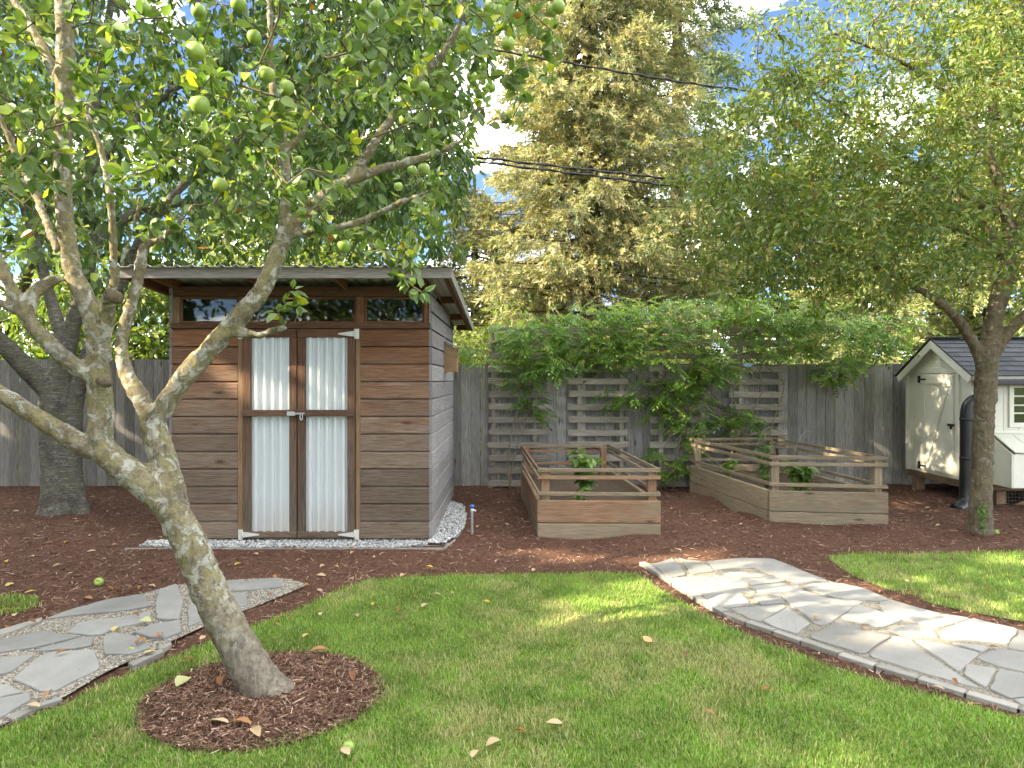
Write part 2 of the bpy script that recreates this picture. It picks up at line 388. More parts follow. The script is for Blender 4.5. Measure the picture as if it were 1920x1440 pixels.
def bark(name, base, lich, moss, dark, grey_z=None, band=False, lich_amt=.5):
    def fn(b, p):
        o = b.obj(); st = b.noise(b.map(o, (26, 26, 70) if band else (34, 34, 9)), 1.0, 6, .65, .8); big = b.noise(o, 7, 6, .62, .3)
        pat = b.noise(o, 15, 9, .66, .7); pat2 = b.noise(b.map(o, (1, 1, 1), (7, 3, 1)), 11, 8, .7, .6)
        c = b.mix(b.ramp(st, [(.32, 0.0), (.62, 1.0)]), dark, base)
        c = b.mix(b.ramp(pat2, [(.42, 0.0), (.58, .8)]), c, moss)
        lf = b.ramp(pat, [(.59 - lich_amt * .15, 0.0), (.67 - lich_amt * .15, 1.0)])
        if grey_z is not None:
            f = b.math('DIVIDE', b.math('SUBTRACT', b.math('ADD', b.sep(b.pos())[2], b.math('MULTIPLY', big, .5)), grey_z), .45, True)
            c = b.mix(f, b.mix(b.ramp(st, [(.3, 0.0), (.7, 1.0)]), (.075, .062, .045), (.26, .23, .18)), c); lf = b.math('MULTIPLY', lf, b.math('ADD', f, .12), True)
        c = b.mix(b.math('MULTIPLY', lf, .9), c, b.mix(big, lich, tuple(v * .72 for v in lich)))
        if band:
            ln = b.noise(b.map(o, (9, 9, 120)), 1.0, 3, .6); c = b.mix(b.ramp(ln, [(.56, 0.0), (.66, .8)]), c, (.34, .34, .32))
        c = b.mix(b.ramp(b.noise(o, 4.5, 7, .7), [(.52, 0.0), (.68, .65)]), c, dark); c = b.mix(b.ramp(b.noise(o, 60, 4, .7), [(.35, .5), (.5, 0.0)]), c, dark)
        b.put(p.inputs['Base Color'], c); b.put(p.inputs['Normal'], b.bump(b.math('ADD', st, b.math('MULTIPLY', lf, .4)), .8, .012))
    return mat(name, fn, .92, .15)
M['bark_apple'] = bark('lichen_bark', (.25, .215, .145), (.46, .45, .375), (.24, .212, .095), (.07, .056, .038), grey_z=.5, lich_amt=.62)
M['bark_cherry'] = bark('banded_bark', (.16, .15, .135), (.32, .32, .29), (.15, .145, .09), (.055, .048, .042), band=True, lich_amt=.2)
M['bark_right'] = bark('grey_brown_bark', (.19, .155, .11), (.30, .275, .215), (.15, .13, .075), (.06, .045, .03), lich_amt=.15)
M['bark_dark'] = bark('dark_bark', (.10, .07, .045), (.16, .14, .11), (.07, .06, .03), (.03, .022, .016), lich_amt=.2)
M['twig'] = plain('twig_bark', (.12, .10, .065), .9, .15, var=.4, scale=20)
M['vine'] = plain('vine_stem', (.25, .20, .13), .9, .15, var=.4, scale=20)
M['stalk'] = plain('green_stalk', (.09, .15, .04), .7, .3)
def apple_skin(b, p):
    o = b.obj(); r = b.rnd()
    c = b.mix(b.noise(o, 18, 3), (.17, .285, .035), (.26, .385, .065)); c = b.mix(b.math('MULTIPLY', r, .4), c, (.34, .40, .10))
    b.put(p.inputs['Base Color'], b.mix(b.ramp(b.vor(o, 85), [(.08, .45), (.16, 0.0)]), c, (.42, .44, .22)))
M['apple'] = mat('green_apple_skin', apple_skin, .38, .45)
# ---------------------------------------------------------------- ground, lawn, beds of mulch
def z2(x, y): return G(1190 + x / 5.19, 1030 + y / 5.19)
def z3(x, y): return G(1500 + x / 4.571, 1100 + y / 4.571)
def z1(x, y): return G(x / 3.2, 1040 + y / 3.2)
g_me = mesh_py('ground', [(-400, -400, -.09), (400, -400, -.09), (400, 900, -.09), (-400, 900, -.09)], [(0, 1, 2, 3)])
obj('ground', g_me, M['field'], kind='structure')

LAWN = [G(*p) for p in [(690, 1090), (800, 1082), (900, 1080), (1050, 1079), (1130, 1076), (1195, 1079), (1225, 1098), (1300, 1145), (1400, 1197), (1480, 1228), (1600, 1268), (1750, 1312), (1920, 1357)]] \
    + [(3.1, 2.45), (3.9, 1.5), (4.2, .2), (-2.6, .2), (-2.5, 2.0)] + [G(*p) for p in [(0, 1374), (100, 1335), (180, 1294), (260, 1262), (330, 1236), (400, 1205), (470, 1180), (560, 1145), (630, 1112)]]
LAWN_R = [G(*p) for p in [(1545, 1043), (1600, 1040), (1700, 1040), (1800, 1038), (1920, 1036), (2100, 1036)]] + [(6.6, 4.2), (4.6, 3.9)] + [G(*p) for p in [(1920, 1168), (1840, 1152), (1760, 1136), (1680, 1112), (1600, 1082)]]
TUFT = [G(*p) for p in [(-40, 1125), (20, 1118), (65, 1122), (72, 1138), (40, 1152), (-40, 1160)]]
RING_C = G(497, 1308); RING_R = (.545, .485)
def ring_d(p): return np.hypot((p[:, 0] - RING_C[0]) / RING_R[0], (p[:, 1] - RING_C[1]) / RING_R[1])
PATH_L = [z1(*p) for p in [(-700, 640), (-300, 560), (0, 490), (280, 398), (560, 320), (830, 252), (1060, 190), (1310, 170), (1480, 155), (1700, 150), (1850, 190), (1700, 255), (1500, 335), (1300, 410), (1060, 520), (860, 620), (640, 715), (360, 890), (40, 1030), (-300, 1180), (-700, 1330)]]
PATH_R = [z2(*p) for p in [(70, 140), (170, 165), (370, 112), (720, 140), (1000, 105), (1340, 110), (1500, 170), (1890, 335)]] + [z3(*p) for p in [(560, 40), (790, 140), (1180, 250), (1470, 300), (1880, 395), (2300, 480), (2900, 640), (2900, 1430), (2300, 1220), (1880, 1085), (1420, 950), (1010, 820), (650, 710), (335, 605), (20, 500)]] \
    + [z2(*p) for p in [(1370, 840), (1150, 770), (900, 660), (680, 560), (390, 370), (170, 225)]]
SHED_X0, SHED_X1, SHED_Y0, SHED_Y1 = X(325, 6.6), X(805, 6.6), 6.6, 8.95
GRAVEL = [(SHED_X0 - .25, 6.33), (SHED_X1 + .16, 6.33), (SHED_X1 + .30, 6.9), (SHED_X1 + .30, 7.6), (SHED_X1 + .22, 8.35), (SHED_X1 - .05, 8.75), (SHED_X1 - .1, 6.65), (SHED_X0 - .2, 6.65)]
def mulch_h(p):
    h = -.014 + .014 * vnoise(p, 3.0, 1) + .008 * vnoise(p, 11, 2) + .004 * vnoise(p, 40, 3)
    far = np.clip((p[:, 1] - 6.2) / .5, 0, 1) * np.clip((p[:, 0] - .0) / .3, 0, 1)
    return h + far * (.075 * vnoise(p, 1.9, 5) - .012)
gx, gy = np.meshgrid(np.arange(-9.6, 11, .066), np.arange(1.4, 10.9, .066))
pp = np.stack([gx.ravel(), gy.ravel()], 1); nx, ny = gx.shape[1], gx.shape[0]
V = np.column_stack([pp, mulch_h(pp)]); ii = np.arange(nx * ny).reshape(ny, nx)
Fc = np.stack([ii[:-1, :-1], ii[:-1, 1:], ii[1:, 1:], ii[1:, :-1]], -1).reshape(-1, 4)
obj('mulch_bed', mesh_np('mulch_bed', V, Fc, smooth=True), M['mulch'], kind='structure')
def sheet(name, poly, z, m, k=2):
    pts = [Vector((p[0], p[1], z)) for p in round_poly(poly, k)]; tr = tessellate_polygon([pts]); Fc = []
    for t in tr:
        a, q, e = (pts[i] for i in t); Fc.append(t if (q - a).cross(e - a).z > 0 else t[::-1])
    o = obj(name, mesh_py(name, pts, Fc), m, kind='structure'); return o
sheet('lawn', LAWN, .009, M['turf']); sheet('lawn', LAWN_R, .004, M['turf'])
# mulch ring round the apple tree
V, Fc = [], []; NR, NA = 14, 72
for i in range(NR + 1):
    for j in range(NA):
        a = 2 * math.pi * j / NA; r = i / NR * (1 + .05 * math.sin(3 * a + 1) + .035 * math.sin(7 * a) + .02 * math.sin(13 * a))
        V.append((RING_C[0] + RING_R[0] * r * math.cos(a), RING_C[1] + RING_R[1] * r * math.sin(a), .0165 + .03 * (1 - (i / NR) ** 3) + random.uniform(-.004, .004) * (i < NR)))
for i in range(NR):
    for j in range(NA): Fc.append((i * NA + j, (i + 1) * NA + j, (i + 1) * NA + (j + 1) % NA, i * NA + (j + 1) % NA))
obj('mulch_ring', mesh_py('mulch_ring', V, Fc, True), M['mulch'], kind='structure')

# flagstone paths: each stone a child of its path
pathL = sheet('flagstone_path', PATH_L, .016, M['grit_l'], 1); pathR = sheet('flagstone_path', PATH_R, .020, M['grit_r'], 1)
def wobble(pts, amp=.006):
    out = []; pts = [np.array(p) for p in pts]
    for i in range(len(pts)):
        a, c = pts[i], pts[(i + 1) % len(pts)]; out.append(a); L = np.linalg.norm(c - a); n = np.array([-(c - a)[1], (c - a)[0]]) / (L + 1e-9)
        for u in ((.33, .66) if L > .12 else ()): out.append(a + (c - a) * u + n * random.uniform(-amp, amp))
    return out
FOOT = []
def stones(conv, lists, m, parent, z=.029, grow_=1.03):
    for s in lists:
        pts = [conv(*p) for p in s]; c = np.mean(pts, axis=0); pts = [c + (np.array(p) - c) * grow_ for p in pts]; FOOT.append([tuple(p) for p in pts])
        poly_slab('stone', wobble(round_poly(pts, 1, .07)), -.01, z + random.uniform(-.002, .004), m, parent, .004, .0012)
stones(z1, [[(280, 405), (450, 345), (650, 290), (830, 260), (910, 325), (780, 350), (600, 370), (440, 385)], [(950, 235), (1060, 200), (1100, 300), (1075, 410), (940, 405), (935, 350)],
    [(1190, 195), (1310, 180), (1470, 165), (1390, 230), (1250, 240)], [(1400, 235), (1420, 205), (1530, 170), (1670, 155), (1695, 210), (1560, 225)], [(1300, 260), (1480, 245), (1475, 325), (1330, 350)],
    [(410, 490), (470, 430), (700, 400), (900, 365), (890, 420), (700, 460), (610, 500), (540, 505)], [(0, 540), (250, 480), (460, 520), (200, 580), (0, 610), (-200, 640), (-180, 570)], [(200, 605), (470, 525), (560, 520), (545, 570), (430, 590)],
    [(-160, 660), (205, 625), (60, 730), (0, 740), (-150, 790)], [(80, 775), (220, 650), (300, 615), (560, 600), (590, 710), (330, 840), (240, 845), (150, 800)], [(620, 520), (680, 490), (800, 510), (900, 580), (780, 620), (630, 620)],
    [(810, 490), (900, 450), (1080, 415), (1080, 490), (980, 525), (900, 520)], [(1130, 330), (1250, 290), (1240, 400), (1125, 450)], [(-220, 800), (0, 800), (135, 850), (0, 880), (-200, 930)],
    [(-190, 950), (0, 890), (170, 860), (180, 900), (30, 990), (-150, 1060)], [(-520, 700), (-230, 660), (-200, 780), (-500, 860)], [(-520, 890), (-250, 830), (-230, 1000), (-480, 1100)]], M['flag_l'], pathL)
stones(z1, [[(770, 672), (960, 590), (985, 604), (800, 692)], [(945, 582), (1020, 545), (1030, 560), (970, 592)], [(45, 1000), (230, 920), (360, 885), (370, 897), (240, 940), (80, 1020)], [(-20, 515), (240, 425), (252, 400), (-20, 482)]], M['edge'], pathL, .028)
A_ = lambda pts: [z2(*p) for p in pts]; B_ = lambda pts: [z3(*p) for p in pts]
idc = lambda x, y: (x, y)
stones(idc, [A_([(170, 180), (370, 120), (500, 280), (350, 310)]), A_([(430, 110), (720, 190), (770, 240), (550, 270), (500, 200)]), A_([(710, 150), (1000, 115), (1340, 120), (1480, 180), (1300, 205), (800, 220)]),
    A_([(1170, 215), (1500, 195), (1880, 340), (1520, 350), (1340, 280)]), A_([(760, 290), (1000, 255), (1180, 265), (1480, 335), (1100, 385), (960, 355)]), A_([(370, 310), (720, 300), (970, 365), (1180, 450), (850, 455), (700, 510), (520, 400)]),
    A_([(710, 525), (880, 460), (1040, 460), (1120, 570), (920, 600), (830, 595)]), A_([(1150, 480), (1420, 490), (1450, 560), (1220, 575)]), A_([(930, 615), (1440, 575), (1470, 600), (1230, 740), (1100, 700)]),
    A_([(1250, 735), (1490, 610), (1700, 760), (1570, 860), (1350, 790)]),
    A_([(1130, 402), (1400, 362), (1600, 392), (1640, 440), (1880, 512)]) + B_([(535, 155), (330, 280), (200, 360), (110, 340), (60, 285)]) + A_([(1500, 560), (1440, 485), (1230, 458)]),
    B_([(20, 30), (100, 5), (350, 0), (560, 50), (750, 137), (660, 153), (300, 122), (120, 68)]), B_([(350, 298), (500, 190), (620, 222), (870, 318), (690, 383)]), B_([(690, 165), (790, 150), (960, 200), (1180, 262), (1320, 345), (1150, 385), (960, 335), (700, 235)]),
    B_([(1225, 285), (1215, 262), (1450, 300), (1340, 338)]), B_([(755, 402), (960, 348), (1135, 402), (1180, 468), (1000, 468), (850, 450)]), B_([(1195, 432), (1480, 312), (1860, 402), (1775, 528), (1640, 515), (1250, 483)]),
    B_([(80, 470), (340, 332), (580, 400), (775, 460), (540, 615)]), B_([(595, 630), (820, 464), (950, 490), (1090, 620), (1345, 790), (1535, 908), (1040, 772)]), B_([(985, 492), (1260, 532), (1535, 605), (1360, 768), (1120, 600)]),
    B_([(1295, 522), (1635, 556), (1560, 598)]), B_([(1655, 567), (1930, 605), (2060, 640), (2060, 800), (1920, 765), (1700, 718), (1515, 648)]), B_([(1890, 425), (2050, 462), (2120, 640), (1940, 592), (1775, 556)]),
    B_([(1425, 702), (1685, 747), (1590, 908), (1405, 792)]), B_([(1710, 758), (2040, 815), (2020, 980), (1800, 1000), (1625, 920)]), B_([(2075, 470), (2400, 560), (2420, 720), (2140, 650)]), B_([(2080, 660), (2430, 745), (2400, 980), (2070, 800)]),
    B_([(1830, 1010), (2060, 985), (2380, 1060), (2400, 1190), (1900, 1050)])], M['flag_r'], pathR)
edge_px = [z2(*p) for p in [(70, 150), (180, 215), (390, 350), (540, 445), (690, 545), (880, 640), (1100, 735), (1360, 820)]] + [z3(*p) for p in [(20, 490), (335, 598), (655, 700), (1015, 810), (1425, 938), (1880, 1070), (2300, 1190), (2750, 1330)]]
for a, c in zip(edge_px[:-1], edge_px[1:]):
    a, c = Vector(a), Vector(c); d = (c - a).normalized(); n = Vector((-d.y, d.x)) * random.uniform(.024, .03); a2, c2 = a + d * .006, c - d * .006
    poly_slab('edging_stone', [a2 + n, a2 - n, c2 - n, c2 + n], -.01, .026 + random.uniform(-.005, .005), M['edge'], pathR, .004, .002)

# ---------------------------------------------------------------- fence
TOPL, TOPR, FY = 1.90, 1.835, 10.05
fence = thing('board_fence', 'tall weathered grey board fence running behind the shed and trellises', 'fence', (0, FY, 0))
x = -9.6; i = 0
while x < 10.8:
    w = random.choice((.136, .139, .142)); z1_ = (TOPL if x < -2.5 else TOPR) + random.choice((-.008, 0, .004, .008)); gap = random.choice((.003, .004, .006, .01))
    o = board('fence_board', (x + w / 2, FY + random.choice((0, .003, -.003)), -.06), (x + w / 2, FY, z1_), w, .018, M['fence'], fence, (1, 0, 0), .003)
    x += w + gap; i += 1
for zz in (.35, 1.0, 1.62): bx('fence_rail', (-9.6, FY + .012, zz), (10.8, FY + .05, zz + .085), M['fence'], fence)
for k in range(9): bx('fence_post', (-9.5 + k * 2.45, FY + .052, -.08), (-9.41 + k * 2.45, FY + .14, 1.86), M['fence'], fence, axis='z')

# ---------------------------------------------------------------- trellises
tr_lab = ['grey slatted trellis panel beside the shed, taller than the fence', 'grey slatted trellis panel behind the bed of the single pepper plant', 'slatted trellis panel buried under hanging wisteria between the two garden beds', 'brownish slatted trellis panel with bare vine stems behind the larger garden bed']
TY = 9.9
for k, (xa, xb) in enumerate([(916, 1030), (1065, 1177), (1218, 1330), (1368, 1475)]):
    xa, xb = X(xa, TY), X(xb, TY)
    t = thing('trellis', tr_lab[k], 'trellis', ((xa + xb) / 2, TY, 0), 'slatted trellis panels along the fence')
    ups = [xa + .07, xa + .69] if k == 0 else [xa + .17, xb - .09]
    for j, u in enumerate(ups): bx('upright', (u - .03, TY + .012, -.03), (u + .03, TY + .07, 2.42 - .06 * (j + k % 2)), M['trellis'], t, axis='z')
    for s in range(13):
        if k == 0 and s == 11: pass
        zc = .06 + s * .189 + random.uniform(-.008, .008); e = random.uniform(-.012, .012)
        board('slat', (xa + e, TY, zc), (xb + e + random.uniform(-.008, .008), TY, zc + random.uniform(-.006, .006)), .092, .02, M['trellis'], t)

# ---------------------------------------------------------------- shed
sh = thing('garden_shed', 'brown lap sided wooden shed with white metal double doors', 'shed', ((SHED_X0 + SHED_X1) / 2, SHED_Y0, 0))
D0 = SHED_Y0
zb = Z(1008, D0); dzp = Z(1008, D0) - Z(1041.6, D0)
RZ0, RZ1, RY0, RY1 = Z(500, 6.1), 2.40, 6.1, 9.5
def roof_z(y): return RZ0 + (RZ1 - RZ0) * (y - RY0) / (RY1 - RY0)
bx('foundation_beam', (SHED_X0 + .02, D0 + .02, -.05), (SHED_X1 - .02, D0 + .12, zb + .02), M['post'], sh)
bx('foundation_beam', (SHED_X1 - .12, D0 + .13, -.05), (SHED_X1 - .02, SHED_Y1, zb + .02), M['post'], sh, axis='y')
def lap(name, p0, p1, h, m, out, parent):
    p0, p1 = Vector(p0), Vector(p1); xd = (p1 - p0).normalized(); zd = Vector((0, 0, 1)); yd = zd.cross(xd); s = 1 if yd.dot(Vector(out)) > 0 else -1
    prof = [(0, .003), (s * .02, .0), (s * .032, .003), (s * .032, h - .024), (s * .012, h - .004), (0, h - .002)]
    return obj(name, prism(prof, (p1 - p0).length, m.name), m, parent, frame_M(p0, xd, zd))
DXL, DXR = X(448, D0), X(677, D0)
wall_top = Z(617, D0)
nb = 12; hh = (wall_top - zb) / nb
for r in range(nb):
    z0 = zb + r * hh
    lap('siding_board', (SHED_X0, D0, z0), (DXL, D0, z0), hh, M['siding'], (0, -1, 0), sh)
    lap('siding_board', (DXR, D0, z0), (SHED_X1, D0, z0), hh, M['siding'], (0, -1, 0), sh)
for r in range(16):
    z0 = zb + r * hh
    ye = SHED_Y1
    if z0 + hh > roof_z(SHED_Y1) - .04:
        if r > 14: continue
    top = min(z0 + hh, roof_z(SHED_Y0) - .06)
    if top - z0 < .05: continue
    if z0 + hh > roof_z(SHED_Y1) - .06: ye = min(SHED_Y1, SHED_Y0 + max(.4, (RZ0 - .06 - z0 - hh) / (RZ0 - RZ1) * (RY1 - RY0)))
    lap('siding_board', (SHED_X1, D0 - .02, z0), (SHED_X1, ye, z0), top - z0, M['side_siding'], (1, 0, 0), sh)
    lap('siding_board', (SHED_X0, ye, z0), (SHED_X0, D0 - .02, z0), top - z0, M['side_siding'], (-1, 0, 0), sh)
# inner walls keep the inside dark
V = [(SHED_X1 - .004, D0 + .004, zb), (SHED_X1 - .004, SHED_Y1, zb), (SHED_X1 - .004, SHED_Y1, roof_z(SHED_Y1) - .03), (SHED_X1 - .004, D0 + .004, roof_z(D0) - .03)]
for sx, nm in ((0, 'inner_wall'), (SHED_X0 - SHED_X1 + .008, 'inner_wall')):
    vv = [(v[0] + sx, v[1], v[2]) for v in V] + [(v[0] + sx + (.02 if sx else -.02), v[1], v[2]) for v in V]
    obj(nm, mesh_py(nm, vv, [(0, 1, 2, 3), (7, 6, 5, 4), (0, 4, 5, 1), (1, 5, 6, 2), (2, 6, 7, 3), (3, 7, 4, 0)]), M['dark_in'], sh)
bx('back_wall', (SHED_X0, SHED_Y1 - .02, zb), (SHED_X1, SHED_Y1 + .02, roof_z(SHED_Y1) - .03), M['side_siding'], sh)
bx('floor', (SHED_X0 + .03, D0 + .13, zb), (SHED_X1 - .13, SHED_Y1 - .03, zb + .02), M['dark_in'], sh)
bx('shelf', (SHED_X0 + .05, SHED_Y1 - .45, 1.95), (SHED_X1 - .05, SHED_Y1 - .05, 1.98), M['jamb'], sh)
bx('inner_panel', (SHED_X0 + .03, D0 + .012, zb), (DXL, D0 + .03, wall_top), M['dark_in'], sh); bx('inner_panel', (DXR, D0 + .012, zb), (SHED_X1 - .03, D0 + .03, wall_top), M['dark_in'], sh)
# window band
zs0, zs1, zw0, zw1, zh = Z(617, D0), Z(606, D0), Z(606, D0), Z(556, D0), Z(530, D0)
bx('window_sill', (SHED_X0 - .01, D0 - .035, zs0 + .003), (SHED_X1 + .012, D0 + .05, zs1), M['trim'], sh)
bx('header_beam', (SHED_X0, D0 - .005, zw1), (SHED_X1, D0 + .06, roof_z(D0) - .075), M['trim'], sh)
wins = [(337, 447), (460, 668), (683, 795)]
for px0, px1 in [(325, 337), (447, 460), (668, 683), (795, 805)]: bx('window_post', (X(px0, D0), D0 - .012, zw0 + .002), (X(px1, D0), D0 + .06, zw1 - .002), M['jamb'] if px0 in (325,) else M['rafter'], sh, axis='z')
for px0, px1 in wins:
    w = obj('window', prism(rect(.02, .02), X(px1, D0) - X(px0, D0) - .006, 'wf'), M['rafter'], sh, frame_M((X(px0, D0) + .003, D0 + .02, zw0 + .012), (1, 0, 0), (0, 0, 1)))
    bx('frame', (X(px0, D0) + .003, D0 + .01, zw1 - .024), (X(px1, D0) - .003, D0 + .03, zw1 - .003), M['rafter'], w)
    bx('frame', (X(px0, D0) + .003, D0 + .01, zw0 + .024), (X(px0, D0) + .022, D0 + .03, zw1 - .026), M['rafter'], w, axis='z'); bx('frame', (X(px1, D0) - .022, D0 + .01, zw0 + .024), (X(px1, D0) - .003, D0 + .03, zw1 - .026), M['rafter'], w, axis='z')
    bx('pane', (X(px0, D0) + .02, D0 + .018, zw0 + .02), (X(px1, D0) - .02, D0 + .022, zw1 - .022), M['glass'], w, c=.0005)
# door jambs and doors
bx('door_jamb', (DXL, D0 - .03, zb - .02), (X(458, D0), D0 + .03, wall_top), M['jamb'], sh, axis='z'); bx('door_jamb', (X(668, D0), D0 - .03, zb - .02), (DXR, D0 + .03, wall_top), M['jamb'], sh, axis='z')
def rib_panel(w, h):
    prof = []; step = w / 9.0; u = 0
    pat = [(0, 0), (.036, 0), (.043, .026), (.067, .026), (.074, 0)]
    k = 0
    while u < w:
        for a, q in pat:
            if u + a <= w and (not prof or u + a > prof[-1][0] + 1e-4): prof.append((u + a, q))
        u += .0815
    prof.append((w, prof[-1][1]))
    V = []; n = len(prof)
    for a, q in prof: V += [(a, -q, 0), (a, -q, h)]
    Fc = [(2 * i, 2 * i + 2, 2 * i + 3, 2 * i + 1) for i in range(n - 1)]
    for a, q in prof: V += [(a, -q + .0015, 0), (a, -q + .0015, h)]
    Fc += [(2 * n + 2 * i, 2 * n + 2 * i + 1, 2 * n + 2 * i + 3, 2 * n + 2 * i + 2) for i in range(n - 1)]
    return mesh_py('metal_panel', V, Fc)
for k, (a, e) in enumerate([(459, 558.5), (560.5, 667)]):
    xa, xb = X(a, D0), X(e, D0); zt, zbo = Z(618, D0), Z(1006, D0); dy = D0 - .03
    dr = thing('door', '', '', (xa, dy, zbo)); del dr['label'], dr['category']; dr.parent = sh; dr.matrix_basis = WM[sh].inverted() @ WM[dr]
    bx('top_rail', (xa, dy - .018, Z(633, D0)), (xb, dy + .022, zt), M['trim'], dr)
    bx('bottom_rail', (xa, dy - .018, zbo), (xb, dy + .022, Z(995, D0)), M['jamb'] if 0 else M['siding'], dr)
    for u, v in ((xa, xa + .074), (xb - .072, xb)): bx('stile', (u, dy - .016, Z(995, D0) + .002), (v, dy + .02, Z(633, D0) - .002), M['trim'], dr, axis='z')
    bx('middle_rail', (xa - .003, dy - .045, Z(780, D0)), (xb - (.012 if k == 0 else 0), dy - .018, Z(768, D0)), M['trim'], dr)
    obj('metal_panel', rib_panel(xb - xa - .135, Z(633, D0) - Z(995, D0) + .02), M['panel'], dr, Matrix.Translation((xa + .068, dy + .016, Z(995, D0) - .01)))
    # strap hinges
    for zz in ((zt - .045, zbo + .03) if k == 1 else (zbo + .03, zt - .045)):
        s = 1 if k == 0 else -1; hx = xa if k == 0 else xb
        h = obj('hinge', mesh_py('hinge', [(0, 0, -.028), (s * .16, 0, -.006), (s * .16, 0, .006), (0, 0, .028), (0, -.005, -.028), (s * .16, -.005, -.006), (s * .16, -.005, .006), (0, -.005, .028)], [(3, 2, 1, 0), (4, 5, 6, 7), (0, 1, 5, 4), (1, 2, 6, 5), (2, 3, 7, 6), (3, 0, 4, 7)]), M['zinc'], dr, Matrix.Translation((hx, dy - .019, zz)))
        bx('hinge_plate', (min(hx, hx - s * .045), dy - .026, zz - .05), (max(hx, hx - s * .045), dy - .0185, zz + .05), M['zinc'], dr, axis='z')
        tube('hinge_pin', [(hx - s * .003, dy - .03, zz - .05), (hx - s * .003, dy - .03, zz + .05)], .007, M['zinc'], dr)
xm = X(559.5, D0); zl = Z(775, D0)
la = bx('latch', (xm - .085, D0 - .088, zl - .02), (xm - .005, D0 - .0755, zl + .022), M['steel'], sh)
bx('latch_bolt', (xm - .004, D0 - .092, zl - .008), (xm + .09, D0 - .078, zl + .012), M['steel'], la)
th = np.linspace(0, 2 * math.pi, 15)
tube('carabiner', [(xm + .055 + .012 * math.cos(t), D0 - .085 + 0 * t, zl - .03 + .032 * math.sin(t)) for t in th], .004, M['pvc'], la, 6)
# roof
rX0, rX1 = X(222, 6.1), X(847, 6.1)
rf = bx('roof_fascia', (rX0, RY0, RZ0 - .105), (rX1, RY0 + .035, RZ0 - .005), M['fascia'], sh)
def slope_board(name, xa, y0, y1, dz, w, t, m, parent):
    return board(name, (xa, y0, roof_z(y0) - dz), (xa, y1, roof_z(y1) - dz), w, t, m, parent)
slope_board('barge_board', rX1 - .019, RY0 + .037, RY1, .055, .1, .034, M['fascia'], sh); slope_board('barge_board', rX0 + .019, RY0 + .037, RY1, .055, .1, .034, M['fascia'], sh)
for xr in (rX0 + .06, SHED_X0 + .03, SHED_X0 + .9, SHED_X0 + 1.7, SHED_X1 - .03, rX1 - .06): slope_board('rafter', xr, RY0 + .04, RY1 - .03, .062, .085, .04, M['rafter'], sh)
for yy in (7.35, 8.5, 9.42):
    bx('purlin', (SHED_X1 + .03, yy, roof_z(yy) - .105), (rX1 - .085, yy + .04, roof_z(yy) - .03), M['rafter'], sh); bx('purlin', (rX0 + .085, yy, roof_z(yy) - .105), (SHED_X0 - .03, yy + .04, roof_z(yy) - .03), M['rafter'], sh)
V, Fc = [], []; us = []; u = rX0 - .02
while u < rX1 + .03:
    for a, q in ((0, 0), (.02, .018), (.045, .018), (.065, 0), (.10, 0)): us.append((u + a, q))
    u += .135
for a, q in us:
    for y in (RY0 - .05, RY1 + .04): V += [(a, y, roof_z(y) - .012 + q), (a, y, roof_z(y) - .010 + q)]
for i in range(len(us) - 1):
    o = i * 4; Fc += [(o, o + 2, o + 6, o + 4), (o + 1, o + 5, o + 7, o + 3), (o, o + 4, o + 5, o + 1), (o + 2, o + 3, o + 7, o + 6)]
obj('roof_sheet', mesh_py('roof_sheet', V, Fc), M['roof_metal'], sh)
# crushed stone strip with timber edging
gs = sheet('gravel_strip', GRAVEL, .002, M['grit_w'], 1)
bx('edging_board', (SHED_X0 - .3, 6.285, -.05), (SHED_X1 + .17, 6.31, .012), M['fascia'], gs)
board('edging_board', (SHED_X1 + .175, 6.29, -.02), (SHED_X1 + .25, 6.62, -.02), .07, .02, M['fascia'], gs)
# birdhouse on the side wall
by0 = 7.75; bxw = SHED_X1 + .03
bh = thing('birdhouse', 'small unpainted wooden birdhouse mounted on the shed side wall', 'birdhouse', (bxw, by0, 1.69))
zA, zB = 1.69, 1.98
obj('body', mesh_py('body', [(bxw, by0, zA), (bxw + .15, by0, zA), (bxw + .15, by0 + .16, zA), (bxw, by0 + .16, zA), (bxw, by0, zB + .05), (bxw + .15, by0, zB - .02), (bxw + .15, by0 + .16, zB - .02), (bxw, by0 + .16, zB + .05)], [(3, 2, 1, 0), (4, 5, 6, 7), (0, 1, 5, 4), (1, 2, 6, 5), (2, 3, 7, 6), (3, 0, 4, 7)]), M['birdhouse'], bh)
board('roof', (bxw - .004, by0 + .075, zB + .072), (bxw + .19, by0 + .075, zB - .018), .21, .018, M['side_siding'], bh, (0, 1, 0))
bx('back_plate', (bxw - .025, by0 + .03, zA - .05), (bxw - .002, by0 + .13, zB + .13), M['side_siding'], bh, axis='z')
obj('entrance_hole', mesh_py('entrance_hole', [(bxw + .152, by0 + .08 + .02 * math.cos(t), zA + .19 + .02 * math.sin(t)) for t in np.linspace(0, 2 * math.pi, 12, endpoint=False)], [tuple(range(12))]), M['dark_in'], bh)

# standpipe
sp_x, sp_y = G(885, 1003)
sp = thing('standpipe', 'slim pale standpipe with blue cap rising from the mulch by the shed', 'pipe', (sp_x, sp_y, 0))
lathe('pipe', [(.013, -.05), (.013, .24), (.017, .242), (.017, .27)], M['pvc'], sp, (sp_x, sp_y, 0)); lathe('valve_cap', [(.008, .27), (.008, .285), (.026, .287), (.026, .305), (.012, .312)], M['blue'], sp, (sp_x, sp_y, 0))
tube('spout', [(sp_x, sp_y, .255), (sp_x + .03, sp_y - .01, .255), (sp_x + .04, sp_y - .012, .245)], .009, M['pvc'], sp)

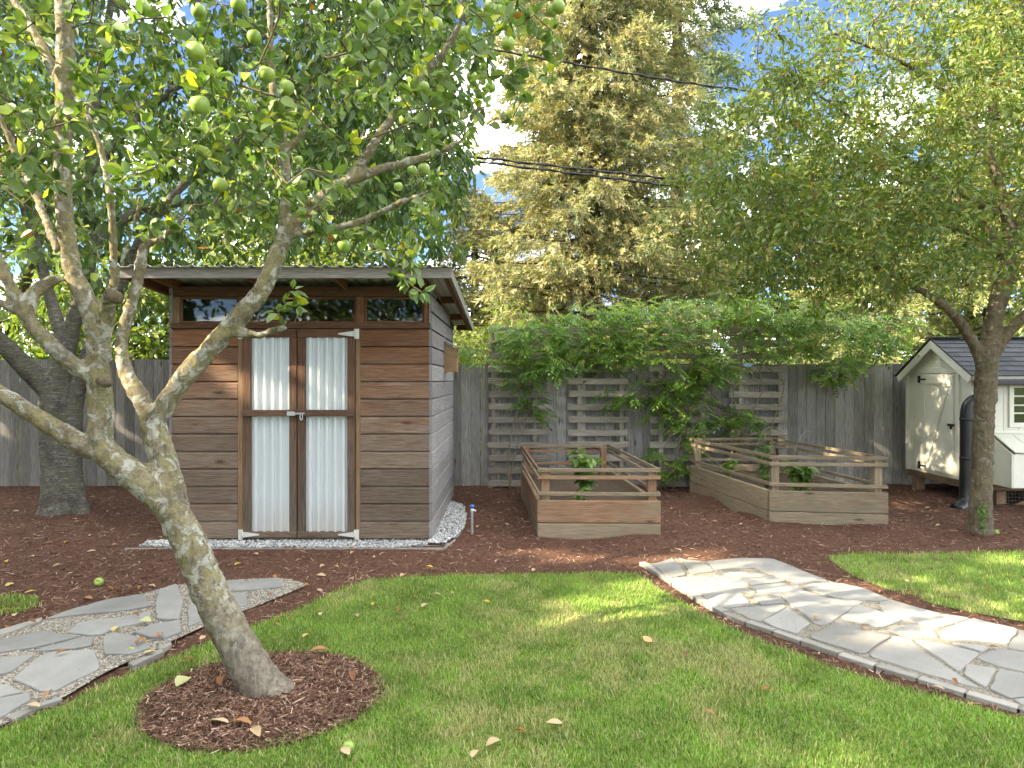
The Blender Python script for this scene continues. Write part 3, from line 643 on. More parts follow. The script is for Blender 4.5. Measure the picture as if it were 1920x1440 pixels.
# ---------------------------------------------------------------- raised beds
def raised_bed(label, FL, FR, BR, BL, zt, m1, m2, soil_z, bow=0):
    c = (Vector(FL) + Vector(FR) + Vector(BR) + Vector(BL)) / 4
    t = thing('raised_bed', label, 'garden bed', (c.x, c.y, 0), 'raised garden beds')
    cs = [Vector((*p, 0)) for p in (FL, FR, BR, BL)]
    zl, zu = .155, .385
    for i in range(4):
        a, e = cs[i], cs[(i + 1) % 4]; d = (e - a).normalized(); n = Vector((d.y, -d.x, 0))
        a2 = a - d * (.0 if i % 2 == 0 else -.045); e2 = e + d * (.0 if i % 2 == 0 else -.045)
        for z0, z1, m in ((-.06, zl, m1), (zl + .006, zu, m2 if i in (0, 3) else m1)):
            board('side_board', a2 + Vector((0, 0, (z0 + z1) / 2)) - n * .02, e2 + Vector((0, 0, (z0 + z1) / 2)) - n * .02, z1 - z0, .04, m, t, c=.006)
        for zz, ww in ((.455, .038), (zt - .1, .038), (zt - .025, .038)):
            o = 0.0 if i % 2 == 0 else -.022
            board('rail', a - d * o + Vector((0, 0, zz)) - n * .0105, e + d * o + Vector((0, 0, zz + random.uniform(-.008, .008))) - n * .0105, ww, .019, m1 if random.random() < .5 else m2, t, c=.003)
        p = a - n * .0 ; q = (cs[i - 1] - a).normalized(); pc = a + d * .085 + q * .072
        board('corner_post', pc + Vector((0, 0, .02)), pc + Vector((0, 0, zt - .045)), .085, .085, m2, t, d, .006)
    # soil
    k = 14; V = []; Fc = []
    for iy in range(k + 1):
        for ix in range(k + 1):
            u, v = .035 + .93 * ix / k, .02 + .96 * iy / k; q = (cs[0] * (1 - u) + cs[1] * u) * (1 - v) + (cs[3] * (1 - u) + cs[2] * u) * v
            V.append((q.x, q.y, soil_z + random.uniform(-.015, .02)))
    for iy in range(k):
        for ix in range(k): o = iy * (k + 1) + ix; Fc.append((o, o + 1, o + k + 2, o + k + 1))
    obj('soil', mesh_py('soil', V, Fc, True), M['soil'], t)
    return t
B1 = ((.258, 6.7), (1.49, 6.68), (1.33, 9.2), (.12, 9.15)); B2 = ((2.82, 7.3), (4.03, 7.14), (3.78, 9.6), (2.53, 9.5))
raised_bed('smaller tan raised garden bed with slat rails and one pepper plant', *B1, .716, M['bed'], M['bed_red'], .30)
raised_bed('greenish raised garden bed with slat rails, wire hoops and several plants', *B2, .777, M['bed'], M['bed'], .30)

GREEN = [(.08, .15, .03), (.11, .195, .04), (.15, .24, .055)]
def bed_plant(name, label, base, h, n, ll, cols, cat='plant', spread=.5, group=None):
    t = thing(name, label, cat, base, group); base = np.array(base); Pp, A = [], []; parts = []
    for k in range(max(2, n // 6)):
        a = random.uniform(0, 6.28); r = h * spread * random.uniform(.3, .8)
        path = catmull([base + (0, 0, -.02), base + (r * .25 * math.cos(a), r * .25 * math.sin(a), h * .5), base + (r * math.cos(a), r * math.sin(a), h * random.uniform(.7, 1))], 4)
        parts.append(tube_geo(path, np.linspace(.006, .002, len(path)), 5))
        for q in path[2:]:
            for _ in range(3): Pp.append(q); b_ = random.uniform(0, 6.28); A.append((math.cos(b_), math.sin(b_), random.uniform(-.5, .35)))
    V, Fc = join_geo(parts); obj('stem', mesh_py('stem', V, Fc, True), M['stalk'], t)
    Pp, A = np.array(Pp), np.array(A); nn = len(Pp); N = unit(np.array([0, 0, 1.]) + RNG.normal(size=(nn, 3)) * .4)
    leaf_obj('foliage', (Pp, A, N, ll * RNG.uniform(.6, 1.2, nn), ll * .5 * RNG.uniform(.7, 1.2, nn), pick_cols(nn, cols, [1] * len(cols))), M['leaf'], t, shape='o', curl=.3)
    return t
bed_plant('pepper_plant', 'bushy pepper plant growing in the smaller raised bed', (*[.83, 7.6], .30), .55, 40, .15, GREEN)
bed_plant('pepper_plant', 'low pepper seedling at the front edge of the smaller raised bed', (.72, 7.05, .30), .16, 12, .09, GREEN)
bed_plant('squash_plant', 'broad leaved squash plant by the front rail of the larger bed', (3.35, 7.75, .30), .36, 30, .14, GREEN)
bed_plant('bean_plant', 'small leafy seedling along the long vine side of the larger bed', (2.85, 8.75, .30), .26, 16, .1, GREEN)
bed_plant('carrot_plant', 'feathery light green plant in the middle of the larger bed', (3.2, 8.5, .30), .46, 90, .06, [(.10, .18, .05), (.13, .22, .06)], spread=.35)
bed_plant('parsley_plant', 'short dark herb beside the corner post of the larger bed', (3.02, 7.9, .30), .2, 40, .05, GREEN)
hl = ['thin wire hoop sagging over the back of the larger bed', 'thin wire hoop with a bent end beside the sunlit bed rail']
for k, (a, q, e) in enumerate([((3.25, 8.9, .30), (3.45, 9.0, .95), (3.72, 9.05, .7)), ((3.5, 8.3, .30), (3.72, 8.5, .92), (3.9, 8.75, .74))]):
    tag(tube('wire_hoop', catmull([a, (a[0] + .02, a[1], .7), q, ((q[0] + e[0]) / 2 + .08, (q[1] + e[1]) / 2, .9), e], 6), .003, M['wire'], None, 6), hl[k], 'wire')
sk = thing('sprinkler', 'small black sprinkler head standing in the smaller garden bed', 'sprinkler', (.45, 8.0, .30))
lathe('stake', [(.008, -.05), (.008, .2)], M['black'], sk, (.45, 8.0, .30), 8); lathe('head', [(.012, .19), (.03, .2), (.034, .235), (.018, .26)], M['black'], sk, (.45, 8.0, .30), 10)
# ---------------------------------------------------------------- hen house
CXG, CY0, CY1, CX1 = 5.8, 8.4, 9.8, 8.9
cp = thing('chicken_coop', 'cream painted chicken coop with dark shingle roof on short posts', 'coop', (CXG, CY0, 0))
zE, zAp, CYM, zBt = 1.70, 2.13, (CY0 + CY1) / 2, .30
def gable_z(y): return zE + (zAp - zE) * (1 - abs(y - CYM) / ((CY1 - CY0) / 2))
DY0, DY1, DZ0, DZ1 = 8.71, 9.42, .335, 1.675
def gboard(name, y0, y1, zlo, x0, x1, parent, m):
    ys = [y0] + ([CYM] if y0 < CYM < y1 else []) + [y1]
    V = [(x, y, zlo) for x in (x0, x1) for y in (y0, y1)]
    lo = [(y0, zlo), (y1, zlo)] + [(y, gable_z(y)) for y in reversed(ys)]
    n = len(lo); V = [(x0, y, z) for y, z in lo] + [(x1, y, z) for y, z in lo]
    me = mesh_py(name, V, [tuple(range(n)), tuple(range(2 * n - 1, n - 1, -1))] + [(i, n + i, n + (i + 1) % n, (i + 1) % n) for i in range(n)])
    bm = bmesh.new(); bm.from_mesh(me); bmesh.ops.recalc_face_normals(bm, faces=bm.faces); bm.to_mesh(me); bm.free()
    return obj(name, me, m, parent)
ys = np.linspace(CY0, CY1, 8)
for a, e in zip(ys[:-1], ys[1:]): gboard('siding_board', a + .002, e - .002, zBt, CXG, CXG + .015, cp, M['paint'])
gboard('gable_panel', CY0 + .01, CY1 - .01, zBt, CXG + .016, CXG + .03, cp, M['paint'])
# front wall
xs = np.linspace(CXG + .002, CX1, 17)
for a, e in zip(xs[:-1], xs[1:]): bx('siding_board', (a + .002, CY0 - .002, zBt), (e - .002, CY0 + .013, zE - .02), M['paint'], cp, axis='z', c=.003)
bx('front_panel', (CXG + .031, CY0 + .0135, zBt), (CX1, CY0 + .028, zE), M['paint'], cp, c=.001)
bx('back_panel', (CXG + .031, CY1 - .03, zBt), (CX1, CY1 - .011, zE), M['paint'], cp, c=.001)
bx('end_panel', (CX1 - .02, CY0 + .03, zBt), (CX1, CY1 - .032, zE), M['paint'], cp, c=.001, axis='y'); bx('coop_floor', (CXG + .032, CY0 + .03, zBt), (CX1 - .022, CY1 - .032, zBt + .02), M['post'], cp, c=.001)
bx('corner_trim', (CXG - .018, CY0 - .02, zBt - .003), (CXG - .001, CY0 + .06, zE - .03), M['paint'], cp, axis='z'); bx('corner_trim', (CXG - .018, CY1 - .07, zBt - .003), (CXG - .001, CY1, zE - .04), M['paint'], cp, axis='z')
# door in the gable end
cd = bx('door', (CXG - .02, DY0, DZ0), (CXG - .003, DY1, DZ1), M['paint'], cp, axis='y', c=.003)
for y0, y1 in ((DY0 - .085, DY0 - .008), (DY1 + .008, DY1 + .085)): bx('door_trim', (CXG - .02, y0, DZ0 - .02), (CXG - .002, y1, DZ1 + .01), M['paint'], cp, axis='z', c=.003)
bx('door_trim', (CXG - .02, DY0 - .085, DZ1 + .014), (CXG - .002, DY1 + .085, DZ1 + .09), M['paint'], cp, axis='y', c=.003)
bx('top_rail', (CXG - .036, DY0 + .01, DZ1 - .13), (CXG - .0215, DY1 - .01, DZ1 - .02), M['paint'], cd, axis='y', c=.003); bx('bottom_rail', (CXG - .036, DY0 + .01, DZ0 + .02), (CXG - .0215, DY1 - .01, DZ0 + .12), M['paint'], cd, axis='y', c=.003)
for y0 in (DY0 + .01, DY1 - .1): bx('stile', (CXG - .036, y0, DZ0 + .122), (CXG - .0215, y0 + .09, DZ1 - .132), M['paint'], cd, axis='z', c=.003)
board('brace', (CXG - .03, DY1 - .14, DZ0 + .16), (CXG - .03, DY0 + .15, DZ1 - .18), .014, .09, M['paint'], cd, (1, 0, 0), .003)
for zz in (DZ0 + .06, DZ1 - .07):
    h = bx('hinge', (CXG - .045, DY1 - .13, zz - .012), (CXG - .037, DY1 + .01, zz + .012), M['black'], cd, axis='y', c=.002); bx('hinge_plate', (CXG - .045, DY1 + .012, zz - .05), (CXG - .0205, DY1 + .045, zz + .05), M['black'], cd, axis='z', c=.002)
bx('latch', (CXG - .06, DY0 - .03, .99), (CXG - .037, DY0 + .09, 1.02), M['black'], cd, axis='y', c=.003); bx('latch_plate', (CXG - .045, DY0 + .02, .95), (CXG - .0365, DY0 + .06, .988), M['black'], cd, axis='z', c=.003)
# window in the front wall
wx0, wx1, wz0, wz1 = X(1890, 8.4), X(1890, 8.4) + .8, 1.0, 1.56
cw = bx('window', (wx0, CY0 - .026, wz0), (wx1, CY0 - .0045, wz0 + .06), M['paint'], cp)
bx('frame', (wx0, CY0 - .026, wz1 - .06), (wx1, CY0 - .0045, wz1), M['paint'], cw)
for a in (wx0, wx1 - .06): bx('frame', (a, CY0 - .026, wz0 + .062), (a + .06, CY0 - .0045, wz1 - .062), M['paint'], cw, axis='z')
for a in (wx0 + .28, wx0 + .50): bx('muntin', (a, CY0 - .02, wz0 + .062), (a + .018, CY0 - .007, wz1 - .062), M['paint'], cw, axis='z', c=.002)
for zz in (1.17, 1.27, 1.385): bx('muntin', (wx0 + .061, CY0 - .017, zz), (wx1 - .061, CY0 - .0085, zz + .018), M['paint'], cw, c=.002)
bx('pane', (wx0 + .06, CY0 - .0065, wz0 + .06), (wx1 - .06, CY0 - .0035, wz1 - .06), M['glass'], cw, c=.0005)
bx('dark_backing', (wx0 + .06, CY0 - .0033, wz0 + .06), (wx1 - .06, CY0 - .0025, wz1 - .06), M['dark_in'], cw, c=.0001)
bx('ledge', (CXG + .01, CY0 - .035, .925), (CX1, CY0 - .004, .955), M['paint'], cp)
# nest box
nx0, nx1, nyf = 6.05, 7.9, 8.05
ne = thing('nest_box', '', '', (nx0, nyf, .29)); del ne['label'], ne['category']; ne.parent = cp; ne.matrix_basis = WM[cp].inverted() @ WM[ne]
for a, e in zip(np.linspace(nx0, nx1, 9)[:-1], np.linspace(nx0, nx1, 9)[1:]):
    bx('front_board', (a + .002, nyf, .29), (e - .002, nyf + .015, .70), M['paint'], ne, axis='z', c=.003)
    board('lid_board', ((a + e) / 2, nyf - .03, .722), ((a + e) / 2, CY0 - .006, .92), e - a - .004, .016, M['paint'], ne, (1, 0, 0), .003)
obj('side_panel', mesh_py('side_panel', [(nx0 - .016, nyf, .29), (nx0 - .016, CY0 - .004, .29), (nx0 - .016, CY0 - .004, .89), (nx0 - .016, nyf, .70), (nx0 - .002, nyf, .29), (nx0 - .002, CY0 - .004, .29), (nx0 - .002, CY0 - .004, .89), (nx0 - .002, nyf, .70)], [(3, 2, 1, 0), (4, 5, 6, 7), (0, 1, 5, 4), (1, 2, 6, 5), (2, 3, 7, 6), (3, 0, 4, 7)]), M['paint'], ne)
# roof with shingles
sl = Vector((0, (CY1 - CY0) / 2, zAp - zE)).normalized(); nrm = Vector((0, -sl.z, sl.y))
half = math.hypot((CY1 - CY0) / 2, zAp - zE); ov = .13
rd = thing('roof', '', '', (CXG, CYM, zAp)); del rd['label'], rd['category']; rd.parent = cp; rd.matrix_basis = WM[cp].inverted() @ WM[rd]
apex = Vector((0, CYM, zAp + .012))
for s in (1, -1):
    d = Vector((0, -s * sl.y, -sl.z)); nn = Vector((0, -s * sl.z, sl.y)); mid = apex + d * ((half + ov) / 2) + nn * .008
    board('deck', Vector((CXG - .09, mid.y, mid.z)), Vector((CX1 + .08, mid.y, mid.z)), half + ov - .004, .016, M['dark_in'], rd, -d, .001)
    rows = 8; rh = (half + ov) / rows
    for r in range(rows if s == 1 else rows):
        xx = CXG - .105 - (0 if r % 2 else .0)
        first = True
        while xx < CX1 + .09:
            w = (.13 if (r % 2 and first) else .26); first = False; w = min(w, CX1 + .1 - xx)
            pc = apex + d * (rh * (r + .5) + .014) + nn * .024
            M_ = frame_M(Vector((xx + .002, pc.y, pc.z)), (1, 0, 0), -d + nn * -.07 * 1)
            obj('shingle', prism(rect(rh + .035, .006, .001), max(.02, w - .004), 'sh'), M['shingle'], rd, M_); xx += w
    board('barge_board', Vector((CXG - .078, 0, 0)) + apex + d * .01 - nn * .05, Vector((CXG - .078, 0, 0)) + apex + d * (half + ov - .01) - nn * .05, .10, .022, M['paint'], cp, nn, .003)
board('ridge_cap', apex + Vector((CXG - .1, 0, .034)), apex + Vector((CX1 + .09, 0, .034)), .016, .16, M['shingle'], rd, (0, 0, 1), .004)
bx('fascia', (CXG - .06, CY0 - .105, zE - .105), (CX1, CY0 - .085, zE - .05), M['paint'], cp)
gz = zE - .11
bx('gutter', (CXG - .06, CY0 - .19, gz - .06), (CX1, CY0 - .108, gz + .02), M['pipe'], cp, c=.02)
# posts, skids and wire skirt under the coop
bx('skid', (CXG + .02, CY0 + .05, .205), (CXG + .09, CY1, .298), M['post'], cp, axis='y')
bx('skid', (CXG + .092, CY0 + .02, .20), (CX1 - .05, CY0 + .09, .298), M['post'], cp)
for px_, py_ in ((CXG + .05, CY1 - .2), (CXG + .35, CY0 + .03), (7.4, CY0 + .03), (CX1 - .1, CY0 + .03), (CX1 - .1, CY1 - .2)): bx('leg', (px_ - .06, py_ - .06, -.06), (px_ + .06, py_ + .06, .198), M['post'], cp, axis='z')
board('skirt_brace', (CXG + .5, CY0 + .03, -.02), (CXG + 1.05, CY0 + .03, .19), .06, .03, M['post'], cp)
V, Fc = [], []; parts = []
for k in range(60): xx = CXG + .42 + k * .045; parts.append(tube_geo([(xx, CY0 + .07, -.05), (xx, CY0 + .07, .2)], .0022, 4))
for k in range(6): parts.append(tube_geo([(CXG + .42, CY0 + .072, -.02 + k * .042), (CX1 - .2, CY0 + .072, -.02 + k * .042)], .0022, 4))
Vv, Fv = join_geo(parts); obj('wire_skirt', mesh_py('wire_skirt', Vv, Fv), M['wire'], cp, kind='stuff')
# downpipe
dp = thing('drain_pipe', 'thick black drain pipe with curved top standing at the coop corner', 'pipe', (5.66, 8.24, 0))
tube('pipe', catmull([(5.92, 8.2, 1.36), (5.76, 8.2, 1.36), (5.65, 8.2, 1.32), (5.60, 8.2, 1.2), (5.595, 8.2, .9), (5.59, 8.2, .5), (5.585, 8.2, .22), (5.56, 8.18, .1), (5.48, 8.14, .045), (5.40, 8.1, .03)], 5), .075, M['pipe'], dp, 14)
tube('connector', [(5.92, 8.2, 1.34), (5.92, 8.22, gz - .03)], .05, M['pipe'], dp, 12)
for zz in (.62, 1.1): lathe('collar', [(.079, 0), (.079, .03)], M['pipe'], dp, (5.593, 8.2, zz), 14)
board('strap', (5.60, 8.262, 1.03), (5.815, 8.42, 1.03), .025, .006, M['black'], dp)

# ---------------------------------------------------------------- trees
def limb_geo(nodes, k=4, sides=12):
    pts = np.array([(*n[0], n[1]) for n in nodes], float); q = catmull(pts, k); return tube_geo(q[:, :3], q[:, 3], sides), q
def pxl(lst, dflt=None):
    """(col, row, depth, width in px) -> (point, radius)"""
    return [(P(a, e, D), w * D / F / 2 * math.cos(math.atan((a - CX) / F))) for a, e, D, w in lst]
def trunk_obj(limbs, m, parent, voxel, disp=.008, tex_scale=.06, thin=1.0):
    limbs = [[(p, r * thin) for p, r in l] for l in limbs]
    parts, nodes = [], []
    for l in limbs:
        g, q = limb_geo(l); parts.append(g); nodes.append(q)
    V, Fc = join_geo(parts); o = obj('trunk', mesh_py('trunk', V, Fc, True), m, parent)
    r = o.modifiers.new('remesh', 'REMESH'); r.mode = 'VOXEL'; r.voxel_size = voxel; r.use_smooth_shade = True
    s = o.modifiers.new('smooth', 'SMOOTH'); s.factor = .5; s.iterations = 3
    tx = bpy.data.textures.new('bark_relief', 'CLOUDS'); tx.noise_scale = tex_scale; tx.noise_depth = 3
    dm = o.modifiers.new('relief', 'DISPLACE'); dm.texture = tx; dm.strength = disp * 2; dm.texture_coords = 'LOCAL'; dm.mid_level = .5
    return o, np.concatenate(nodes)
def grow(nodes, targets, seg, tip=.0022, jit=.12, sag=0.0):
    """twigs from the existing limb nodes out to each target; returns points, parent index, radius, child count"""
    pts = [n[:3] for n in nodes]; par = [-1] * len(pts); n0 = len(pts)
    cap = len(targets) * 14 + n0; buf = np.zeros((cap, 3)); buf[:n0] = np.array(pts); n = n0; par = np.full(cap, -1)
    dd = np.array([np.min(np.sum((buf[:n0] - t) ** 2, 1)) for t in targets])
    for ti in np.argsort(dd):
        t = targets[ti]; d2 = np.sum((buf[:n] - t) ** 2, 1); i = int(np.argmin(d2)); L = math.sqrt(d2[i])
        k = max(1, min(12, int(L / seg))); a = buf[i].copy(); off = RNG.normal(size=3) * L * jit; off[2] += sag * L; p = i
        for s in range(1, k + 1):
            u = s / k
            if n >= cap: break
            buf[n] = a + (t - a) * u + off * 4 * u * (1 - u) * .5 + RNG.normal(size=3) * seg * .06; par[n] = p; p = n; n += 1
    buf, par = buf[:n], par[:n]; r = np.zeros(n); cnt = np.zeros(n, int)
    for i in range(n - 1, n0 - 1, -1):
        r[i] = max(tip, r[i] ** (1 / 2.4) if r[i] > 0 else tip)
        if par[i] >= n0: r[par[i]] += r[i] ** 2.4; cnt[par[i]] += 1
    return buf, par, r, cnt, n0
def twig_obj(g, m, parent, name='twigs', rmax=.03, sides=4):
    buf, par, r, cnt, n0 = g; idx = np.arange(n0, len(buf)); a = buf[par[idx]]; e = buf[idx]
    ra = np.where(par[idx] >= n0, np.minimum(r[par[idx]], r[idx] * 1.6), r[idx] * 1.25); re = r[idx]; ra = np.minimum(ra, rmax); re = np.minimum(re, rmax)
    T = unit(e - a); u = unit(np.cross(T, np.where(np.abs(T[:, 2:3]) < .9, [[0, 0, 1.]], [[1., 0, 0]]))); w = np.cross(T, u); ang = np.arange(sides) * 2 * math.pi / sides
    ring = np.cos(ang)[None, :, None] * u[:, None] + np.sin(ang)[None, :, None] * w[:, None]
    V = np.concatenate([a[:, None] + ring * ra[:, None, None], e[:, None] + T[:, None] * .004 + ring * re[:, None, None]], 1)
    f = np.array([(j, (j + 1) % sides, sides + (j + 1) % sides, sides + j) for j in range(sides)]); Fc = (f[None] + (np.arange(len(idx)) * 2 * sides)[:, None, None]).reshape(-1, 4)
    return obj(name, mesh_np(name, V.reshape(-1, 3), Fc, smooth=True), m, parent, kind='stuff')
def twig_leaves(g, per, rmax, droop=.3, spread=.05, up=.5):
    """leaf base points, axes and normals along the thin twigs"""
    buf, par, r, cnt, n0 = g; idx = np.arange(n0, len(buf)); idx = idx[r[idx] < rmax]; idx = np.repeat(idx, per); n = len(idx)
    T = unit(buf[idx] - buf[par[idx]]); u = RNG.uniform(0, 1, (n, 1)); Pp = buf[par[idx]] * (1 - u) + buf[idx] * u
    R = rand_dirs(n); R = unit(R - T * np.sum(R * T, 1, keepdims=True)); A = unit(T * .55 + R * 1.0 + np.array([0, 0, -droop]))
    N = unit(np.array([0, 0, up]) + rand_dirs(n) * .75 + R * .2); return Pp + R * RNG.uniform(.0, spread, (n, 1)), A, N
def sample_outline(poly_px, D, y0, y1, n, pw=.5):
    """random points in an upright outline (photo columns/rows at depth D) given thickness y0..y1"""
    poly = [(X(a, D), Z(e, D)) for a, e in poly_px]; pa = np.array(poly); out = []
    while len(out) < n:
        c = RNG.uniform(pa.min(0), pa.max(0), (n * 2, 2)); c = c[inside(c, poly)]; out += list(c)
    out = np.array(out[:n]); y = (y0 + y1) / 2 + (y1 - y0) / 2 * np.sin(RNG.uniform(-1, 1, n) * math.pi / 2) * .98
    return np.column_stack([out[:, 0], y, out[:, 1]])

# leaves left out along sun rays, shaped to set where sun patches fall
sd = np.array(SUN_DIR)
PATCH = [(*G(px, py), rx, ry) for px, py, rx, ry in [(1150, 1122, .38, .17), (1290, 1095, .35, .2), (1010, 1042, .42, .16), (1150, 1048, .35, .12), (1330, 1045, .4, .15), (1440, 1078, .22, .08), (1540, 1098, .2, .07), (1330, 1112, .2, .06), (1700, 1212, .3, .08), (1850, 1186, .22, .07), (1880, 1048, .5, .14), (1600, 1165, .16, .04), (1290, 1170, .2, .08), (1420, 1420, .5, .06), (1560, 1425, .35, .05)]]
WALLP = [(5.8, y_, z_, r_) for y_, z_, r_ in [(8.85, 1.55, .08), (9.1, 1.3, .1), (9.25, 1.15, .07), (9.4, .95, .12), (9.1, 1.2, .06), (8.95, 1.62, .09), (9.2, .6, .07), (9.35, .42, .09), (8.8, .5, .06), (9.65, 1.4, .08), (9.1, 1.85, .09), (9.7, .7, .06)]] \
    + [(3.92, 8.2, .74, .09), (3.95, 7.9, .74, .08), (3.98, 7.6, .74, .07), (3.9, 8.5, .74, .07)] + [(-2.15, 6.56, 1.85, .07), (-1.98, 6.56, 1.75, .06), (-2.12, 6.56, 1.42, .06), (-1.96, 6.56, 1.38, .07), (-2.62, 6.56, 1.5, .05)] \
    + [(-2.20, 3.2, 2.5, .10), (-2.22, 3.2, 2.15, .09), (-2.0, 3.2, 1.9, .07), (-2.05, 3.2, 1.15, .06), (-1.6, 3.4, 1.45, .06), (-.9, 3.55, 2.6, .12), (-.3, 3.6, 2.9, .15), (.1, 3.6, 3.2, .2), (-1.4, 3.4, 3.2, .2), (-2.2, 3.3, 3.4, .18)]
_r = np.random.default_rng(77)
WALLP += [(_r.uniform(-.2, 4.8), 9.6, _r.uniform(2.0, 2.75), _r.uniform(.06, .16)) for _ in range(60)] + [(_r.uniform(-3.2, .2), 3.3, _r.uniform(2.0, 3.9), _r.uniform(.05, .14)) for _ in range(60)] + [(_r.uniform(-7, -1), 7.4, _r.uniform(2.8, 6), _r.uniform(.1, .3)) for _ in range(50)] + [(_r.uniform(2.8, 6), 6.5, _r.uniform(2.8, 5), _r.uniform(.1, .25)) for _ in range(40)]
def sun_gap(Q, mg=.15, mw=.07):
    keep = np.ones(len(Q), bool)
    for (x_, y_, rx, ry) in PATCH:
        t = Q[:, 2] / sd[2]; g = Q[:, :2] - sd[:2] * t[:, None]; keep &= ~((((g[:, 0] - x_) / (rx + mg)) ** 2 + ((g[:, 1] - y_) / (ry + mg * .85)) ** 2) < 1)
    for (x_, y_, z_, r_) in WALLP:
        v = Q - np.array([x_, y_, z_]); k = v @ sd; keep &= ~((k > 2.5) & (np.linalg.norm(v - k[:, None] * sd, axis=1) < r_ + mw))
    return keep
# --- apple tree in front
ap = thing('apple_tree', 'leaning lichen covered apple tree with green apples in a mulch ring', 'tree', (*RING_C, 0))
D_ = 3.36
main = [(545, 1362, 3.34, 230), (522, 1330, 3.34, 150), (508, 1308, 3.34, 112), (482, 1272, 3.34, 98), (434, 1190, 3.35, 88), (388, 1098, 3.36, 84), (352, 1012, 3.36, 80), (318, 952, 3.36, 74), (268, 905, 3.34, 74), (222, 870, 3.32, 72), (190, 835, 3.30, 66), (189, 790, 3.30, 62), (187, 740, 3.29, 62), (185, 690, 3.28, 60), (184, 640, 3.28, 57), (178, 596, 3.27, 58), (160, 560, 3.26, 52), (138, 510, 3.26, 46), (124, 430, 3.26, 44), (117, 330, 3.26, 43), (120, 220, 3.26, 43), (123, 110, 3.27, 45), (118, 0, 3.28, 42), (110, -130, 3.3, 36), (100, -260, 3.3, 26)]
limbs = [pxl(main),
    pxl([(205, 850, 3.31, 64), (150, 832, 3.28, 56), (100, 800, 3.24, 51), (50, 770, 3.2, 48), (0, 738, 3.15, 46), (-90, 700, 3.1, 40), (-220, 630, 3.0, 30)]),
    pxl([(182, 705, 3.28, 52), (140, 687, 3.24, 46), (104, 655, 3.2, 44), (66, 616, 3.16, 43), (40, 578, 3.13, 38), (18, 530, 3.1, 32), (-12, 470, 3.08, 28), (-70, 380, 3.05, 22)]),
    pxl([(52, 590, 3.14, 34), (62, 555, 3.16, 34), (80, 535, 3.18, 34), (108, 522, 3.2, 30)]),
    pxl([(45, 590, 3.14, 26), (10, 572, 3.1, 24), (-50, 550, 3.05, 20)]),
    pxl([(108, 150, 3.26, 30), (72, 75, 3.3, 25), (32, 10, 3.35, 22), (-20, -70, 3.4, 16)]),
    pxl([(192, 625, 3.28, 48), (200, 585, 3.24, 42), (207, 556, 3.16, 36), (210, 552, 3.12, 33)]),
    pxl([(338, 1000, 3.37, 80), (328, 950, 3.40, 72), (314, 895, 3.42, 68), (300, 840, 3.44, 66), (288, 795, 3.46, 60), (306, 765, 3.47, 50), (350, 702, 3.5, 50), (396, 652, 3.53, 48), (450, 592, 3.56, 47), (490, 545, 3.58, 44), (515, 492, 3.6, 40), (532, 448, 3.62, 37), (556, 414, 3.63, 34), (592, 380, 3.65, 30), (636, 346, 3.67, 28), (690, 325, 3.69, 23), (760, 305, 3.71, 19), (820, 285, 3.73, 16), (866, 264, 3.75, 9)]),
    pxl([(290, 800, 3.46, 52), (270, 757, 3.5, 46), (250, 725, 3.53, 43), (233, 690, 3.56, 37), (228, 640, 3.6, 32), (240, 590, 3.63, 30), (253, 548, 3.65, 29), (263, 500, 3.67, 27), (272, 462, 3.7, 22), (300, 448, 3.7, 15), (338, 415, 3.72, 12), (362, 385, 3.73, 9)]),
    pxl([(530, 462, 3.62, 28), (533, 400, 3.62, 25), (535, 330, 3.62, 24), (530, 260, 3.62, 24), (514, 190, 3.6, 21), (508, 100, 3.6, 17), (505, 0, 3.6, 13), (500, -100, 3.6, 9)]),
    pxl([(535, 285, 3.62, 18), (556, 262, 3.6, 15), (575, 235, 3.58, 12), (572, 190, 3.55, 9), (590, 140, 3.5, 7), (610, 110, 3.5, 5)]),
    pxl([(628, 352, 3.67, 24), (668, 322, 3.68, 23), (712, 252, 3.68, 21), (744, 210, 3.68, 20), (780, 153, 3.66, 19), (812, 120, 3.64, 18), (842, 82, 3.6, 16), (872, 20, 3.55, 11), (890, -60, 3.5, 8)]),
    pxl([(545, 440, 3.62, 22), (600, 432, 3.6, 18), (648, 423, 3.58, 17), (700, 405, 3.56, 16), (750, 380, 3.54, 14), (806, 358, 3.52, 9)]),
    pxl([(446, 622, 3.55, 30), (478, 628, 3.5, 21), (508, 622, 3.46, 17), (534, 612, 3.43, 15)]),
    pxl([(213, 545, 3.6, 21), (212, 440, 3.6, 20), (205, 360, 3.6, 20), (190, 280, 3.6, 18), (160, 205, 3.6, 14), (140, 120, 3.6, 10)]),
    pxl([(80, 430, 3.5, 20), (60, 350, 3.5, 21), (30, 290, 3.5, 20), (10, 240, 3.5, 17), (-40, 150, 3.5, 12)]),
    pxl([(205, 560, 3.2, 10), (185, 480, 3.1, 9), (130, 400, 3.0, 7), (60, 250, 2.95, 5), (20, 190, 2.9, 4)]),
    pxl([(215, 560, 3.2, 13), (225, 500, 3.15, 12), (255, 410, 3.1, 11), (262, 330, 3.05, 9), (258, 200, 3.0, 7), (262, 60, 3.0, 5)]),
    pxl([(262, 330, 3.05, 7), (320, 310, 3.0, 6), (380, 260, 2.95, 5), (450, 160, 2.9, 4)])]
limbs[5] = limbs[5]; limbs[15][0] = (P(108, 470, 3.28), limbs[15][0][1])
trunk, nodes = trunk_obj(limbs, M['bark_apple'], ap, .0125, .010, .045, .84)
